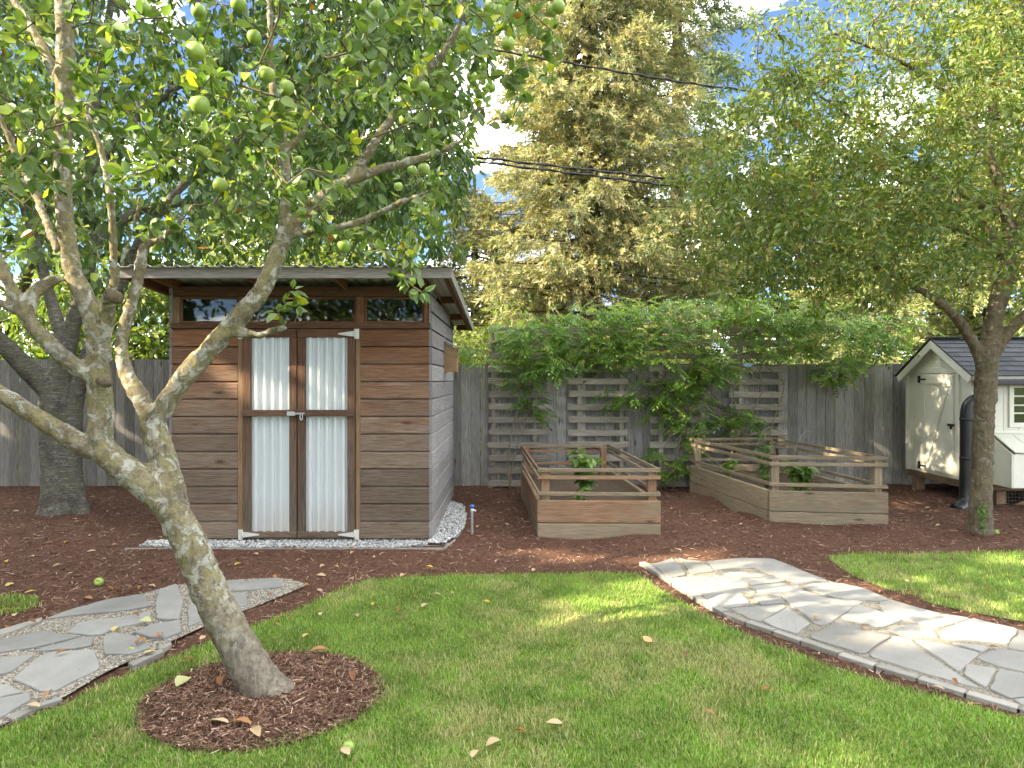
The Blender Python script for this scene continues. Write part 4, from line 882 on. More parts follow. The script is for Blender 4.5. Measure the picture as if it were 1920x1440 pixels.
for a, e, D in ((207, 553, 3.1), (190, 714, 3.185)):
    pc = P(a, e, D); q = np.array(pc); ax = np.array([.05, -1, .12]); ax = ax / np.linalg.norm(ax); rr = .028 if e < 600 else .022
    tube('cut_stub', [q + ax * -.06, q + ax * .012], [rr * 1.15, rr], M['bark_right'], ap, 12)
APPLES = [(527, 5, 27), (707, 15, 26), (818, 47, 27), (810, 70, 22), (697, 86, 25), (713, 102, 25), (657, 112, 24), (705, 127, 24), (500, 140, 32), (537, 165, 28), (675, 178, 20), (795, 163, 20), (760, 223, 24), (885, 145, 22), (920, 164, 20), (917, 13, 20), (935, 21, 23), (962, 25, 22), (950, 43, 22), (958, 63, 24), (952, 82, 27), (930, 55, 22), (873, 63, 26), (1047, 13, 26), (1035, 20, 24), (795, 318, 22), (773, 320, 18), (747, 350, 16), (820, 339, 16), (820, 368, 16), (795, 387, 17), (816, 415, 19), (645, 462, 25), (373, 22, 27), (367, 97, 34), (375, 197, 35), (268, 15, 26), (413, 347, 26), (440, 427, 20), (380, 285, 24), (427, 233, 18), (447, 8, 30), (477, 70, 28), (773, 527, 16), (745, 506, 14), (487, 232, 24), (600, 55, 22), (560, 300, 17), (620, 250, 18)]
apos = [(np.array(P(a, e, .078 * F / s)), .039) for a, e, s in APPLES]
ao = [(-220, -200), (1100, -200), (1075, 20), (1000, 70), (985, 150), (930, 190), (880, 235), (850, 330), (820, 400), (700, 440), (620, 420), (480, 400), (380, 440), (330, 470), (200, 430), (60, 470), (-220, 520)]
T1 = sample_outline(ao, 3.4, 2.75, 4.15, 430)
T2 = np.array([p + (0, 0, .06) for p, r in apos])
T3 = np.array([P(a, e, D) for a, e, D in [(770, 500, 3.4), (790, 545, 3.4), (755, 525, 3.42), (745, 500, 3.45), (700, 470, 3.5), (760, 470, 3.4), (548, 545, 3.4), (560, 570, 3.42), (520, 585, 3.42), (590, 415, 3.5), (610, 440, 3.5), (10, 330, 2.6), (40, 300, 2.7), (1000, 30, 3.2), (1040, 60, 3.2), (1020, 90, 3.2), (985, 120, 3.2), (960, 140, 3.2), (975, 175, 3.2)]])
ga = grow(nodes, np.concatenate([T2, T3, T1]), .09, .0024, .16, .04)
twig_obj(ga, M['twig'], ap)
Pp, A, N = twig_leaves(ga, 4, .0042, .25, .012)
extra = np.repeat(np.concatenate([T3, T1, T2]), 8, 0); ne_ = len(extra); R = rand_dirs(ne_); Pp = np.concatenate([Pp, extra + R * .015]); A = np.concatenate([A, unit(R + [0, 0, -.1])]); N = np.concatenate([N, unit(rand_dirs(ne_) * .8 + [0, 0, .6])])
dmin = np.min(np.linalg.norm(Pp[:, None] + A[:, None] * .04 - np.array([p for p, r in apos])[None], axis=2), 1); kp = dmin > .085; Pp, A, N = Pp[kp], A[kp], N[kp]
kp = sun_gap(Pp, .05, .0); Pp, A, N = Pp[kp], A[kp], N[kp]
nl = len(Pp); LL = RNG.uniform(.045, .082, nl); LW = LL * RNG.uniform(.5, .66, nl)
cc = pick_cols(nl, [(.09, .155, .04), (.135, .205, .065), (.19, .25, .105), (.38, .41, .045), (.28, .13, .04)], [30, 40, 24, 6, .9], .2)
vis = (np.abs(Pp[:, 0]) < .8 * Pp[:, 1]) & (Pp[:, 2] < CH + .58 * Pp[:, 1]); score = LL / Pp[:, 1] * vis; big = np.zeros(nl, bool); big[np.argsort(-score)[:300]] = True
leaf_obj('crown', (Pp[~big], A[~big], N[~big], LL[~big], LW[~big], cc[~big]), M['leaf'], ap, shape='o', fold=.3, curl=.22)
lm = []
for k, c in enumerate([(.09, .155, .04), (.135, .205, .065), (.19, .25, .105), (.38, .41, .045), (.28, .13, .04)]):
    V, Fc, C = leaf_geo(np.zeros((1, 3)), np.array([[1., 0, 0]]), np.array([[0, 0, 1.]]), 1.0, .58, np.array([c]), 'o', .3, .22 if k < 4 else .5)
    me = mesh_np('leaf', V, Fc, C); me.materials.append(M['leaf']); lm.append(me)
ref = np.array([(.09, .155, .04), (.135, .205, .065), (.19, .25, .105), (.38, .41, .045), (.28, .13, .04)])
for i in np.where(big)[0]:
    k = int(np.argmin(np.sum((ref - cc[i]) ** 2, 1))); Mx = frame_M(Pp[i], Vector(A[i]), Vector(N[i])) @ Matrix.Scale(float(LL[i]), 4); obj('leaf', lm[k], None, ap, Mx)
# apples
prof = [(0.001, -.80), (.30, -.90), (.62, -.80), (.90, -.42), (1.0, .05), (.93, .50), (.68, .82), (.38, .88), (.14, .78), (.02, .62)]
V = []; Fc = []; n = 14
for r, z in prof: V += [(r * math.cos(2 * math.pi * j / n), r * math.sin(2 * math.pi * j / n), z) for j in range(n)]
for i in range(len(prof) - 1):
    for j in range(n): Fc.append((i * n + j, i * n + (j + 1) % n, (i + 1) * n + (j + 1) % n, (i + 1) * n + j))
apple_me = mesh_py('apple', V, Fc, True); apple_me.materials.append(M['apple'])
stem_me = prism(rect(.10, .10, .02), .8, 'stem'); stem_me.materials.append(M['twig'])
for p, r in apos:
    r *= random.uniform(.94, 1.06); Mx = Matrix.Translation(p) @ Matrix.Rotation(random.uniform(-.4, .4), 4, 'X') @ Matrix.Rotation(random.uniform(-.4, .4), 4, 'Y') @ Matrix.Rotation(random.uniform(0, 6), 4, 'Z') @ Matrix.Scale(r, 4)
    a = obj('apple', apple_me, None, ap, Mx); obj('stem', stem_me, None, a, Mx @ frame_M((0, 0, .62), (0.1, 0, 1), (1, 0, 0)))

# --- cherry tree behind, left
ch = thing('cherry_tree', 'dark banded bark cherry tree standing between fence and shed', 'tree', (*G(115, 962), 0))
CDp = 8.1
limbs = [pxl([(112, 985, CDp, 150), (114, 950, CDp, 112), (112, 900, CDp, 95), (108, 830, CDp, 92), (106, 765, CDp, 96), (110, 715, CDp, 76), (128, 640, CDp, 50), (150, 560, CDp, 40), (172, 470, CDp, 32), (165, 360, CDp, 27), (175, 220, CDp, 30), (200, 60, CDp, 22), (220, -80, 8.0, 14)]),
    pxl([(92, 730, 8.05, 64), (50, 690, 7.9, 58), (5, 645, 7.7, 52), (-60, 580, 7.4, 42), (-150, 450, 7.2, 32), (-220, 250, 7, 20)]),
    pxl([(160, 985, 8.0, 50), (140, 900, 8.05, 46), (138, 800, 8.05, 46), (146, 730, 8.05, 44), (175, 640, 7.95, 42), (215, 560, 7.8, 36), (270, 440, 7.6, 30), (360, 330, 7.4, 24), (480, 240, 7.2, 18), (600, 160, 7.0, 12)]),
    pxl([(126, 660, 8.1, 44), (95, 560, 8.3, 34), (60, 430, 8.5, 28), (20, 260, 8.7, 22), (-40, 80, 8.9, 16)]),
    pxl([(170, 470, 8.1, 34), (250, 400, 8.3, 28), (350, 380, 8.5, 24), (480, 390, 8.7, 20), (620, 400, 8.8, 15), (760, 410, 8.8, 9)]),
    pxl([(176, 320, 8.1, 28), (260, 220, 8.1, 24), (380, 130, 8.0, 20), (520, 60, 7.9, 15), (660, 30, 7.8, 9)]),
    pxl([(60, 480, 7.2, 24), (110, 470, 7.3, 26), (165, 490, 7.8, 30)])]
limbs.pop()
trunk, nodes = trunk_obj(limbs, M['bark_cherry'], ch, .026, .012, .12, .78)
co = [(-350, -250), (900, -250), (920, 0), (870, 120), (855, 230), (870, 330), (865, 420), (800, 450), (650, 462), (450, 470), (330, 520), (300, 600), (265, 560), (230, 470), (120, 450), (0, 470), (-350, 520)]
T = np.concatenate([sample_outline(co, 8.0, 6.5, 9.6, 1150), sample_outline([(560, -60), (880, -60), (875, 330), (870, 440), (700, 450), (560, 300)], 8.0, 6.8, 9.4, 260)])
gc = grow(nodes, T, .2, .003, .14, .05)
twig_obj(gc, M['twig'], ch)
Pp, A, N = twig_leaves(gc, 6, .0068, .95, .06); sel = RNG.random(len(Pp)) < 1
extra = np.repeat(T, 14, 0); n2 = len(extra); R = rand_dirs(n2); Pp = np.concatenate([Pp, extra + R * RNG.uniform(.02, .22, (n2, 1))]); A = np.concatenate([A, unit(R * .7 + [0, 0, -.8])]); N = np.concatenate([N, unit(rand_dirs(n2) + [0, -.2, .4])])
nl = len(Pp); LL = RNG.uniform(.09, .15, nl)
leaf_obj('crown', (Pp, A, N, LL, LL * RNG.uniform(.36, .5, nl), pick_cols(nl, [(.055, .10, .03), (.08, .135, .04), (.115, .175, .06), (.28, .33, .05)], [34, 40, 22, 7])), M['leaf'], ch, shape='o', curl=.25)

# --- fine leaved tree on the right
rt = thing('small_leaved_tree', 'spreading olive green small leaved tree in front of the chicken coop', 'tree', (*G(1838, 1002), 0))
RD = 6.94
limbs = [pxl([(1836, 1030, RD, 90), (1838, 990, RD, 64), (1838, 940, RD, 56), (1842, 850, RD, 53), (1846, 760, RD, 52), (1850, 695, RD, 56), (1856, 640, RD, 50), (1866, 585, RD, 46), (1884, 520, RD, 48), (1892, 450, RD, 34), (1880, 370, 6.9, 27), (1850, 280, 6.85, 21), (1790, 190, 6.8, 16), (1690, 115, 6.7, 11), (1560, 60, 6.6, 7)]),
    pxl([(1846, 690, RD, 34), (1826, 645, RD, 30), (1796, 600, 6.9, 25), (1760, 566, 6.85, 21), (1718, 540, 6.8, 16), (1640, 500, 6.7, 11), (1520, 450, 6.6, 8)]),
    pxl([(1852, 690, RD, 36), (1880, 636, 6.9, 32), (1918, 596, 6.85, 29), (1985, 530, 6.8, 25), (2060, 400, 6.7, 18), (2130, 240, 6.6, 12)]),
    pxl([(1888, 500, RD, 34), (1850, 430, 7.2, 20), (1770, 370, 7.6, 15), (1660, 330, 7.8, 11), (1540, 300, 7.8, 8), (1420, 290, 7.7, 6), (1330, 330, 7.6, 5)]),
    pxl([(1890, 470, RD, 30), (1930, 360, 7.0, 25), (1950, 220, 7.1, 20), (1930, 80, 7.1, 14), (1900, -60, 7.1, 9)]),
    pxl([(1870, 400, 6.9, 20), (1760, 340, 6.7, 13), (1640, 250, 6.6, 10), (1520, 170, 6.5, 7), (1420, 120, 6.4, 5)]),
    pxl([(1885, 480, 6.95, 20), (1800, 430, 6.7, 13), (1700, 420, 6.6, 10), (1560, 410, 6.5, 7), (1430, 430, 6.4, 5)])]
trunk, nodes = trunk_obj(limbs, M['bark_right'], rt, .015, .014, .05, .82)
ro = [(1250, 330), (1300, 280), (1360, 215), (1430, 235), (1490, 170), (1540, 110), (1610, 60), (1660, -200), (2350, -200), (2350, 500), (2100, 600), (1960, 560), (1900, 500), (1850, 470), (1800, 500), (1740, 560), (1640, 570), (1540, 545), (1420, 545), (1330, 520), (1275, 450)]
T = np.concatenate([sample_outline(ro, 6.9, 5.4, 8.4, 2500), sample_outline([(1320, 340), (1480, 250), (1650, 200), (1750, 330), (1700, 500), (1450, 520)], 6.9, 6.0, 8.2, 220), sample_outline([(1310, 200), (1400, 160), (1390, 60), (1560, 0), (1640, 0), (1560, 130), (1400, 230), (1340, 280)], 6.6, 6.2, 7.2, 70)])
gr = grow(nodes, T, .16, .0022, .2, .06)
twig_obj(gr, M['twig'], rt, rmax=.018)
Pp, A, N = twig_leaves(gr, 8, .0050, .45, .05)
extra = np.repeat(T, 22, 0); n2 = len(extra); R = rand_dirs(n2); Pp = np.concatenate([Pp, extra + R * RNG.uniform(.01, .17, (n2, 1))]); A = np.concatenate([A, unit(R + [0, 0, -.35])]); N = np.concatenate([N, unit(rand_dirs(n2) * .8 + [0, 0, .7])])
kp = sun_gap(Pp, 0, .03); Pp, A, N = Pp[kp], A[kp], N[kp]; nl = len(Pp); LL = RNG.uniform(.045, .088, nl)
leaf_obj('crown', (Pp, A, N, LL, LL * RNG.uniform(.34, .48, nl), pick_cols(nl, [(.095, .145, .036), (.14, .195, .052), (.20, .245, .072), (.32, .31, .08), (.27, .13, .06)], [30, 40, 22, 6, 2])), M['leaf'], rt, shape='d', curl=.2)
st = G(1832, 1002)
bed_plant('sucker_shoot', 'little green shoot at the foot of the small leaved tree', (st[0] - .05, st[1] - .17, .02), .35, 12, .06, GREEN, 'shoot', .2)
tw = thing('birch_stub', '', '') if 0 else None

# --- conifers beyond the fence
def conifer(name, label, x, y, H, R0, nb, seed, cols, w, clear=1.0, spray=.26, lean=0, group='conifers beyond the fence', dens=1.0):
    rs = np.random.default_rng(seed); t = thing(name, label, 'tree', (x, y, -.1), group)
    hs = np.linspace(-.1, H, 14); tr_ = np.column_stack([np.full(14, x), np.full(14, y), hs]); tube('trunk', tr_, np.linspace(R0 * .085, .03, 14), M['bark_dark'], t, 10)
    base, axis, nrmv = [], [], []; parts = []
    for k in range(nb):
        h = clear + (H - clear - .3) * (k + rs.random()) / nb; a = k * 2.39996 + rs.normal() * .3; L = R0 * (1 - (h - clear) / (H - clear)) ** .75 * rs.uniform(.72, 1.12)
        dirv = np.array([math.cos(a), math.sin(a), 0]); s = np.linspace(0, 1, 9)
        path = np.array([x, y, h]) + dirv * (s[:, None] * L) + np.array([0, 0, 1]) * (-.28 * L * s[:, None] ** 1.0 + .16 * L * s[:, None] ** 2.4)
        parts.append(tube_geo(path, np.linspace(.035, .006, 9), 4, False))
        nsp = int((26 + 34 * L) * dens); u = rs.uniform(.08, 1, nsp) ** .82; c = np.array([np.interp(u, s, path[:, j]) for j in range(3)]).T
        side = np.array([-dirv[1], dirv[0], 0]); lat = rs.normal(size=nsp) * .34 * L * (1.05 - u) * .8
        c = c + side * lat[:, None]; c[:, 2] -= np.abs(lat) * .28 + rs.uniform(0, .22, nsp)
        base.append(c); ax = dirv * .7 + side * np.sign(lat)[:, None] * .5 + np.array([0, 0, -.45]) + rs.normal(size=(nsp, 3)) * .3; axis.append(unit(ax))
    V, Fc = join_geo(parts); obj('branches', mesh_py('branches', V, Fc, True), M['bark_dark'], t, kind='stuff')
    base = np.concatenate(base); axis = np.concatenate(axis); n = len(base); m_ = 18
    tt = np.tile(np.linspace(0, 1, m_), n)[:, None]; B = np.repeat(base, m_, 0); Ax = np.repeat(axis, m_, 0); sp = spray * np.repeat(rs.uniform(.7, 1.3, n), m_)[:, None]
    Rr = unit(rs.normal(size=(n * m_, 3))); Rr = unit(Rr - Ax * np.sum(Rr * Ax, 1, keepdims=True)); Pq = B + Ax * tt * sp; Aq = unit(Ax * .75 + Rr * (1.0 - .5 * tt)); Nq = rand_dirs(n * m_)
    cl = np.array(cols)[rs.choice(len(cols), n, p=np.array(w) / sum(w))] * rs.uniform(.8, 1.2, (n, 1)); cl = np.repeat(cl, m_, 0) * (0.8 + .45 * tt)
    L_ = sp[:, 0] * .34 * rs.uniform(.7, 1.2, n * m_)
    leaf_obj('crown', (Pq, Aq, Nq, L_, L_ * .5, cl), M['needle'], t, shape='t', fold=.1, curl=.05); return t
SPR = [(.25, .245, .13), (.33, .305, .175), (.14, .165, .09), (.36, .315, .195)]
conifer('spruce_tree', 'huge pale golden green spruce rising behind the trellised fence', 2.05, 17.5, 23, 4.25, 345, 3, SPR, [4, 3, 3, 1], clear=.5, spray=.34, dens=1.1)
conifer('spruce_tree', 'shorter pale spruce half hidden behind the big golden spruce and shed roof', -1.2, 21.5, 8.2, 3.0, 110, 13, SPR, [3, 3, 4, 1], clear=.3, spray=.4, dens=.45)
conifer('fir_tree', 'far blue green fir with drooping branches behind the golden spruce', 6.2, 25, 26, 4.4, 110, 5, [(.09, .12, .075), (.12, .15, .09)], [1, 1], clear=2, spray=.6, dens=.45)
conifer('cedar_tree', 'pale sunlit cedar beyond the fence behind the chicken coop roof', 11.2, 15.5, 11, 3.4, 100, 7, [(.20, .225, .09), (.26, .27, .12), (.14, .17, .07)], [1, 1, 1], clear=.3, spray=.38, dens=.6)
conifer('cedar_tree', 'yellow green cedar beyond the fence between wisteria and coop', 7.6, 14.5, 6.2, 2.3, 80, 8, [(.20, .225, .09), (.26, .27, .12), (.14, .17, .07)], [1, 1, 1], clear=.2, spray=.3, dens=.8)
def shrub(name, label, x, y, H, R, n, cols, w, ll, group='shrubs beyond the fence', seed=1, trunk_h=None, cat='shrub', per=12):
    t = thing(name, label, cat, (x, y, -.1), group); z0 = trunk_h or .2; limbs = []; base = np.array([x, y, -.1])
    for k in range(6):
        a = k * 1.05 + random.uniform(-.3, .3); r = R * random.uniform(.25, .6); zt = z0 + (H - z0) * random.uniform(.5, .85); th_ = R * .045 + .02
        limbs.append([(base, th_ * (1.5 if k == 0 else 1.2)), (base + (0, 0, z0 * .6), th_), (base + (r * .4 * math.cos(a), r * .4 * math.sin(a), z0 + (zt - z0) * .4), th_ * .6), (base + (r * math.cos(a), r * math.sin(a), zt), th_ * .2)])
    parts, nodes = [], []
    for l in limbs:
        g, q = limb_geo(l, 4, 8); parts.append(g); nodes.append(q)
    V, Fc = join_geo(parts); obj('trunk', mesh_py('trunk', V, Fc, True), M['bark_dark'], t)
    q = rand_dirs(n) * RNG.uniform(.25, 1, (n, 1)) ** .5; q *= 1 + .22 * np.sin(q[:, :1] * 7 + seed) * np.cos(q[:, 2:3] * 6 + seed)
    T = np.array([x, y, z0 + (H - z0) / 2]) + q * np.array([R, R, (H - z0) / 2])
    g = grow(np.concatenate(nodes), T, .35, .004, .14, .04); twig_obj(g, M['twig'], t)
    ex = np.repeat(T, per, 0); k = len(ex); Rr = rand_dirs(k); Pp = ex + Rr * RNG.uniform(.02, R * .16 + .08, (k, 1)); A = unit(Rr * .8 + [0, 0, -.4]); N = unit(rand_dirs(k) * .7 + [0, 0, .7]); L_ = ll * RNG.uniform(.7, 1.3, k)
    o = leaf_obj('crown', (Pp, A, N, L_, L_ * .5, pick_cols(k, cols, w)), M['leaf'], t, shape='o'); return t, Pp
YG = [(.13, .19, .035), (.19, .24, .05), (.09, .15, .03), (.26, .28, .08)]
shrub('shrub', 'bright yellow green shrub beyond the fence left of the shed', -7.8, 14, 4.2, 2.4, 800, [(.10, .15, .03), (.14, .19, .04), (.07, .12, .025), (.20, .22, .06)], [3, 3, 2, 1], .15, seed=2, per=16)
shrub('shrub', 'tall pale grassy shrub seen between cherry trunk and shed over the fence', -5.4, 15.0, 4.6, 2.4, 900, [(.12, .16, .04), (.16, .20, .055), (.08, .13, .03), (.22, .24, .09)], [2, 3, 2, 2], .14, seed=3, per=18)
shrub('shrub', 'yellow green shrub filling the gap between shed roof and trellis', -.2, 13.6, 3.0, 1.5, 520, YG, [3, 3, 1, 1], .09, seed=4)
shrub('shrub', 'sunny low shrub behind the wisteria at the foot of the spruce', 2.6, 13.6, 2.6, 1.6, 480, YG, [3, 3, 1, 1], .09, seed=5)
shrub('shrub', 'dark green shrub behind the fence near the slatted trellis with bare stems', 5.2, 13.8, 2.5, 1.3, 320, [(.07, .11, .03), (.11, .15, .04)], [1, 1], .09, seed=6)
shrub('background_tree', 'leafy green tree far behind the cherry tree and shed', -6.0, 19, 10.5, 3.8, 800, [(.07, .11, .03), (.10, .15, .04), (.16, .19, .05)], [2, 2, 1], .2, 'leafy trees in the background', 7, 3, 'tree', 16)
shrub('background_tree', 'tall leafy tree at the far end of the fence beyond the cherry', -13.5, 17.5, 11, 4.0, 520, [(.07, .11, .03), (.10, .15, .04), (.16, .19, .05)], [2, 2, 1], .2, 'leafy trees in the background', 8, 2, 'tree', 16)
shrub('background_tree', 'rounded leafy tree far behind the small leaved tree', 8.6, 20, 8.6, 3.3, 560, [(.08, .12, .035), (.11, .155, .045), (.17, .20, .055)], [2, 2, 1], .2, 'leafy trees in the background', 10, 1.5, 'tree', 16)
shrub('background_tree', 'broad leafy tree far behind the coop and cedar', 14.5, 21, 8.5, 4.2, 480, [(.08, .115, .035), (.11, .15, .045), (.16, .18, .05)], [2, 2, 1], .2, 'leafy trees in the background', 9, 2, 'tree', 16)

for k, (x_, lab) in enumerate([(-7.5, 'added unseen tree behind the viewer opposite the shed'), (-1.5, 'added unseen tree behind the viewer opposite the shed doors'), (4.5, 'added unseen tree behind the viewer opposite the beds')]):
    shrub('added_rear_tree', lab, x_, -13.5 - k % 2, 11.5, 3.8, 520, [(.05, .085, .025), (.08, .12, .035)], [1, 1], .24, 'added unseen trees behind the viewer', 20 + k, 1.2, 'tree', 16)  # unseen trees added to darken the shed window reflections
# --- unseen trees added to shade the garden; crowns carved open where sun should land
def shade_tree(label, x, y, H, R, n, zc, seed):
    t = thing('added_shade_tree', label, 'tree', (x, y, -.1), 'added unseen shade trees beside the garden')
    base = np.array([x, y, -.1]); limbs = [[(base, .3), (base + (0, 0, H * .3), .18), (base + (.2, .1, H * .6), .07), (base + (.1, .2, H * .92), .04)]]
    for k in range(4):
        a = k * 1.6 + seed; h = H * (.16 + .05 * k); limbs.append([(base + (0, 0, h), .1), (base + (R * .35 * math.cos(a), R * .35 * math.sin(a), h + .6), .07), (base + (R * .75 * math.cos(a), R * .75 * math.sin(a), h + 1.1), .03)])
    V, Fc = join_geo([limb_geo(l, 4, 8)[0] for l in limbs]); obj('trunk', mesh_py('trunk', V, Fc, True), M['bark_dark'], t)
    a_ = RNG.uniform(0, 6.283, n); u_ = RNG.random(n); rr_ = R * np.sqrt(RNG.random(n)) * np.clip((1 - u_) / .12, .35, 1) ** .6; C = np.column_stack([x + rr_ * np.cos(a_), y + rr_ * np.sin(a_), zc + (H - zc) * u_])
    C = C[sun_gap(C, .26, .14)]; k = len(C); L_ = .36 * RNG.uniform(.7, 1.3, k)
    leaf_obj('crown', (C, rand_dirs(k), unit(rand_dirs(k) * .8 + sd * .5), L_, L_ * .8, pick_cols(k, [(.05, .09, .025), (.08, .12, .03)], [1, 1])), M['leaf'], t, shape='d')
ml = ['tall maple out beside the left garden boundary level with the shed', 'tall maple out beside the left garden boundary level with the apple tree', 'tall maple out beside the left garden boundary behind the viewer', 'tall maple far out behind the viewer towards the house', 'tall maple farther out beyond the boundary maples']
for k, (x, y, H, R, n, zc) in enumerate([(-13.2, 5.6, 12.0, 3.3, 9000, .5), (-13.4, 1.6, 14.2, 3.4, 11000, .5), (-13.3, -2.6, 14.4, 3.4, 11000, .5), (-12.8, -6.8, 14.0, 3.4, 9000, .5), (-17.5, -2.4, 15.6, 3.6, 8000, 8)]): shade_tree(ml[k], x, y, H, R, n, zc, k)
# ---------------------------------------------------------------- wisteria on the trellis
wi = thing('wisteria_vine', 'lush green wisteria sprawling over the trellis tops and fence', 'vine', (1.4, 9.75, 0))
wo_top = [(872, 640), (930, 628), (960, 606), (1000, 592), (1050, 580), (1100, 580), (1150, 566), (1210, 562), (1300, 556), (1400, 556), (1500, 560), (1600, 580), (1680, 600), (1705, 620)]
wo_bot = [(1690, 640), (1640, 655), (1600, 690), (1545, 692), (1510, 665), (1450, 660), (1380, 690), (1330, 720), (1300, 735), (1250, 720), (1190, 690), (1120, 690), (1060, 695), (1000, 700), (960, 715), (930, 690), (880, 682)]
T = np.concatenate([sample_outline(wo_top + wo_bot, 9.75, 9.35, 10.35, 900), sample_outline([(1215, 715), (1320, 715), (1330, 780), (1300, 800), (1225, 790)], 9.75, 9.6, 9.86, 45), sample_outline([(1340, 770), (1420, 770), (1425, 805), (1360, 810)], 9.75, 9.6, 9.85, 16),
    sample_outline([(960, 700), (1010, 705), (1010, 790), (985, 790)], 9.75, 9.6, 9.86, 16), sample_outline([(1120, 735), (1190, 740), (1185, 765), (1130, 765)], 9.75, 9.6, 9.86, 10), sample_outline([(1225, 850), (1290, 840), (1290, 885), (1230, 885)], 9.75, 9.55, 9.84, 14), sample_outline([(1275, 790), (1320, 780), (1320, 850), (1290, 850)], 9.75, 9.55, 9.84, 12), sample_outline([(1530, 690), (1600, 680), (1600, 715), (1540, 712)], 9.75, 9.6, 9.95, 14)])
_q = T[:, [0, 2]] * [1, 1.4]; _k = (vnoise(_q, 2.6, 41) * .7 + vnoise(_q, 6, 42) * .3 > np.where(T[:, 2] > 1.9, .33, -1)) & ((T[:, 0] > .25) | (RNG.random(len(T)) < .62)); T = T[_k]
stem_px = [[(957, 908), (952, 860), (962, 800), (975, 740), (968, 690), (975, 650)], [(955, 908), (965, 850), (985, 790), (1000, 700), (1010, 650)], [(1248, 886), (1243, 850), (1260, 800), (1235, 740), (1250, 680), (1240, 620)], [(1262, 886), (1275, 820), (1300, 760), (1290, 700), (1310, 630)], [(1378, 850), (1383, 790), (1375, 740), (1385, 690), (1370, 630)], [(1400, 850), (1408, 790), (1430, 730), (1425, 690), (1460, 640)], [(1385, 850), (1362, 800), (1330, 760), (1280, 720), (1180, 700)], [(1392, 850), (1370, 780), (1300, 720), (1200, 745), (1140, 770)], [(1410, 850), (1450, 790), (1470, 720), (1440, 690), (1400, 660)]]
stems = []
for k, s in enumerate(stem_px):
    l = [(P(a, e, 9.76 + .05 * math.sin(i * 1.7 + k)), .011 * (1 - i / len(s) * .5)) for i, (a, e) in enumerate(s)]
    l[0] = (Vector((l[0][0].x, l[0][0].y if k < 4 else 9.72, -.03)), .016); g, q = limb_geo(l, 5, 6); stems.append(q); obj('stem', mesh_py('stem', *g, True), M['vine'], wi)
top_line = np.column_stack([np.linspace(-.3, 4.0, 50), np.full(50, 9.86), 2.15 + .12 * np.sin(np.linspace(0, 9, 50)), np.full(50, .02)])
obj('stem', mesh_py('stem', *tube_geo(top_line[:, :3], .014, 6), True), M['vine'], wi)
gw = grow(np.concatenate(stems + [top_line]), T, .14, .0018, .2, .1); twig_obj(gw, M['vine'], wi, 'tendrils', .008)
def pinnate(T, per, L0, cols, w, droop):
    B = np.repeat(T, per, 0) + RNG.normal(size=(len(T) * per, 3)) * .05; n = len(B); a = RNG.uniform(0, 6.28, n); ax = unit(np.column_stack([np.cos(a), np.sin(a) - .55, RNG.uniform(-.6, .35, n)])); L = L0 * RNG.uniform(.7, 1.25, n)
    up = unit(np.array([0, -.25, 1.]) + rand_dirs(n) * .35); sd_ = unit(np.cross(ax, up)); up = np.cross(sd_, ax); Pp, A, N, LL, CC = [], [], [], [], []; cl = pick_cols(n, cols, w, .2)
    for k in range(6):
        u = .22 + .15 * k; c = B + ax * (u * L)[:, None]; c[:, 2] -= droop * (u ** 2) * L
        for s in ((-1, 1) if k < 5 else (0,)):
            Pp.append(c); A.append(unit(ax * (.55 if s else 1) + sd_ * s * .9 + np.array([0, 0, -.25]))); N.append(unit(up + rand_dirs(n) * .2)); LL.append(L * .30 * (1 - .25 * abs(u - .5))); CC.append(cl)
    return np.concatenate(Pp), np.concatenate(A), np.concatenate(N), np.concatenate(LL), np.concatenate(CC)
Pp, A, N, LL, CC = pinnate(T, 3, .24, [(.085, .165, .03), (.135, .24, .042), (.20, .32, .065), (.33, .37, .08)], [3, 4, 2.4, .7], .35)
leaf_obj('foliage', (Pp, A, N, LL, LL * .42, CC), M['leaf'], wi, shape='o', curl=.2)
bt = X(1402, 9.7)
tag(obj('blue_tape', mesh_py('blue_tape', [(bt - .06, 9.70, 1.80), (bt + .02, 9.69, 1.78), (bt + .09, 9.70, 1.83), (bt + .03, 9.70, 1.84), (bt - .05, 9.71, 1.84), (bt - .02, 9.84, 1.85), (bt + .03, 9.84, 1.85)], [(0, 1, 3, 4), (1, 2, 3), (4, 3, 6, 5)]), plain('pale_blue_film', (.32, .45, .68), .5, .3)), 'scrap of pale blue tape tied to the trellis with bare stems', 'tape')
# ---------------------------------------------------------------- overhead cables
def cable(label, pts, D, off=0):
    l = [P(a, e, D) for a, e in pts]; q = catmull(l, 8)
    n = len(q); tw_ = np.linspace(0, n * 1.1, n); t = thing('overhead_cable', label, 'cable', tuple(l[0]), 'overhead cables')
    q2 = catmull(l, 40); ph = np.linspace(0, len(q2) * .45, len(q2))
    tube('carrier_wire', q2, .016, M['cable'], t, 6)
    tube('service_wire', q2 + np.column_stack([0 * ph, .017 * np.cos(ph), .02 * np.sin(ph)]), .014, M['cable'], t, 6)
cable('thick twisted overhead cable crossing low in front of the spruce, lower strand', [(-500, 140), (0, 190), (240, 222), (480, 250), (690, 280), (860, 299), (1100, 328), (1250, 347), (1400, 361), (1900, 395), (2500, 425)], 12.0)
cable('second overhead cable just above the lower strand in front of the spruce', [(-500, 128), (0, 180), (240, 212), (480, 242), (690, 272), (860, 291), (1100, 318), (1250, 334), (1400, 345), (1900, 375), (2500, 400)], 12.2)
cable('higher overhead cable crossing the spruce near its upper branches', [(-300, -110), (300, -10), (700, 55), (880, 85), (1010, 108), (1200, 141), (1360, 165), (1700, 205), (2500, 280)], 13.0)

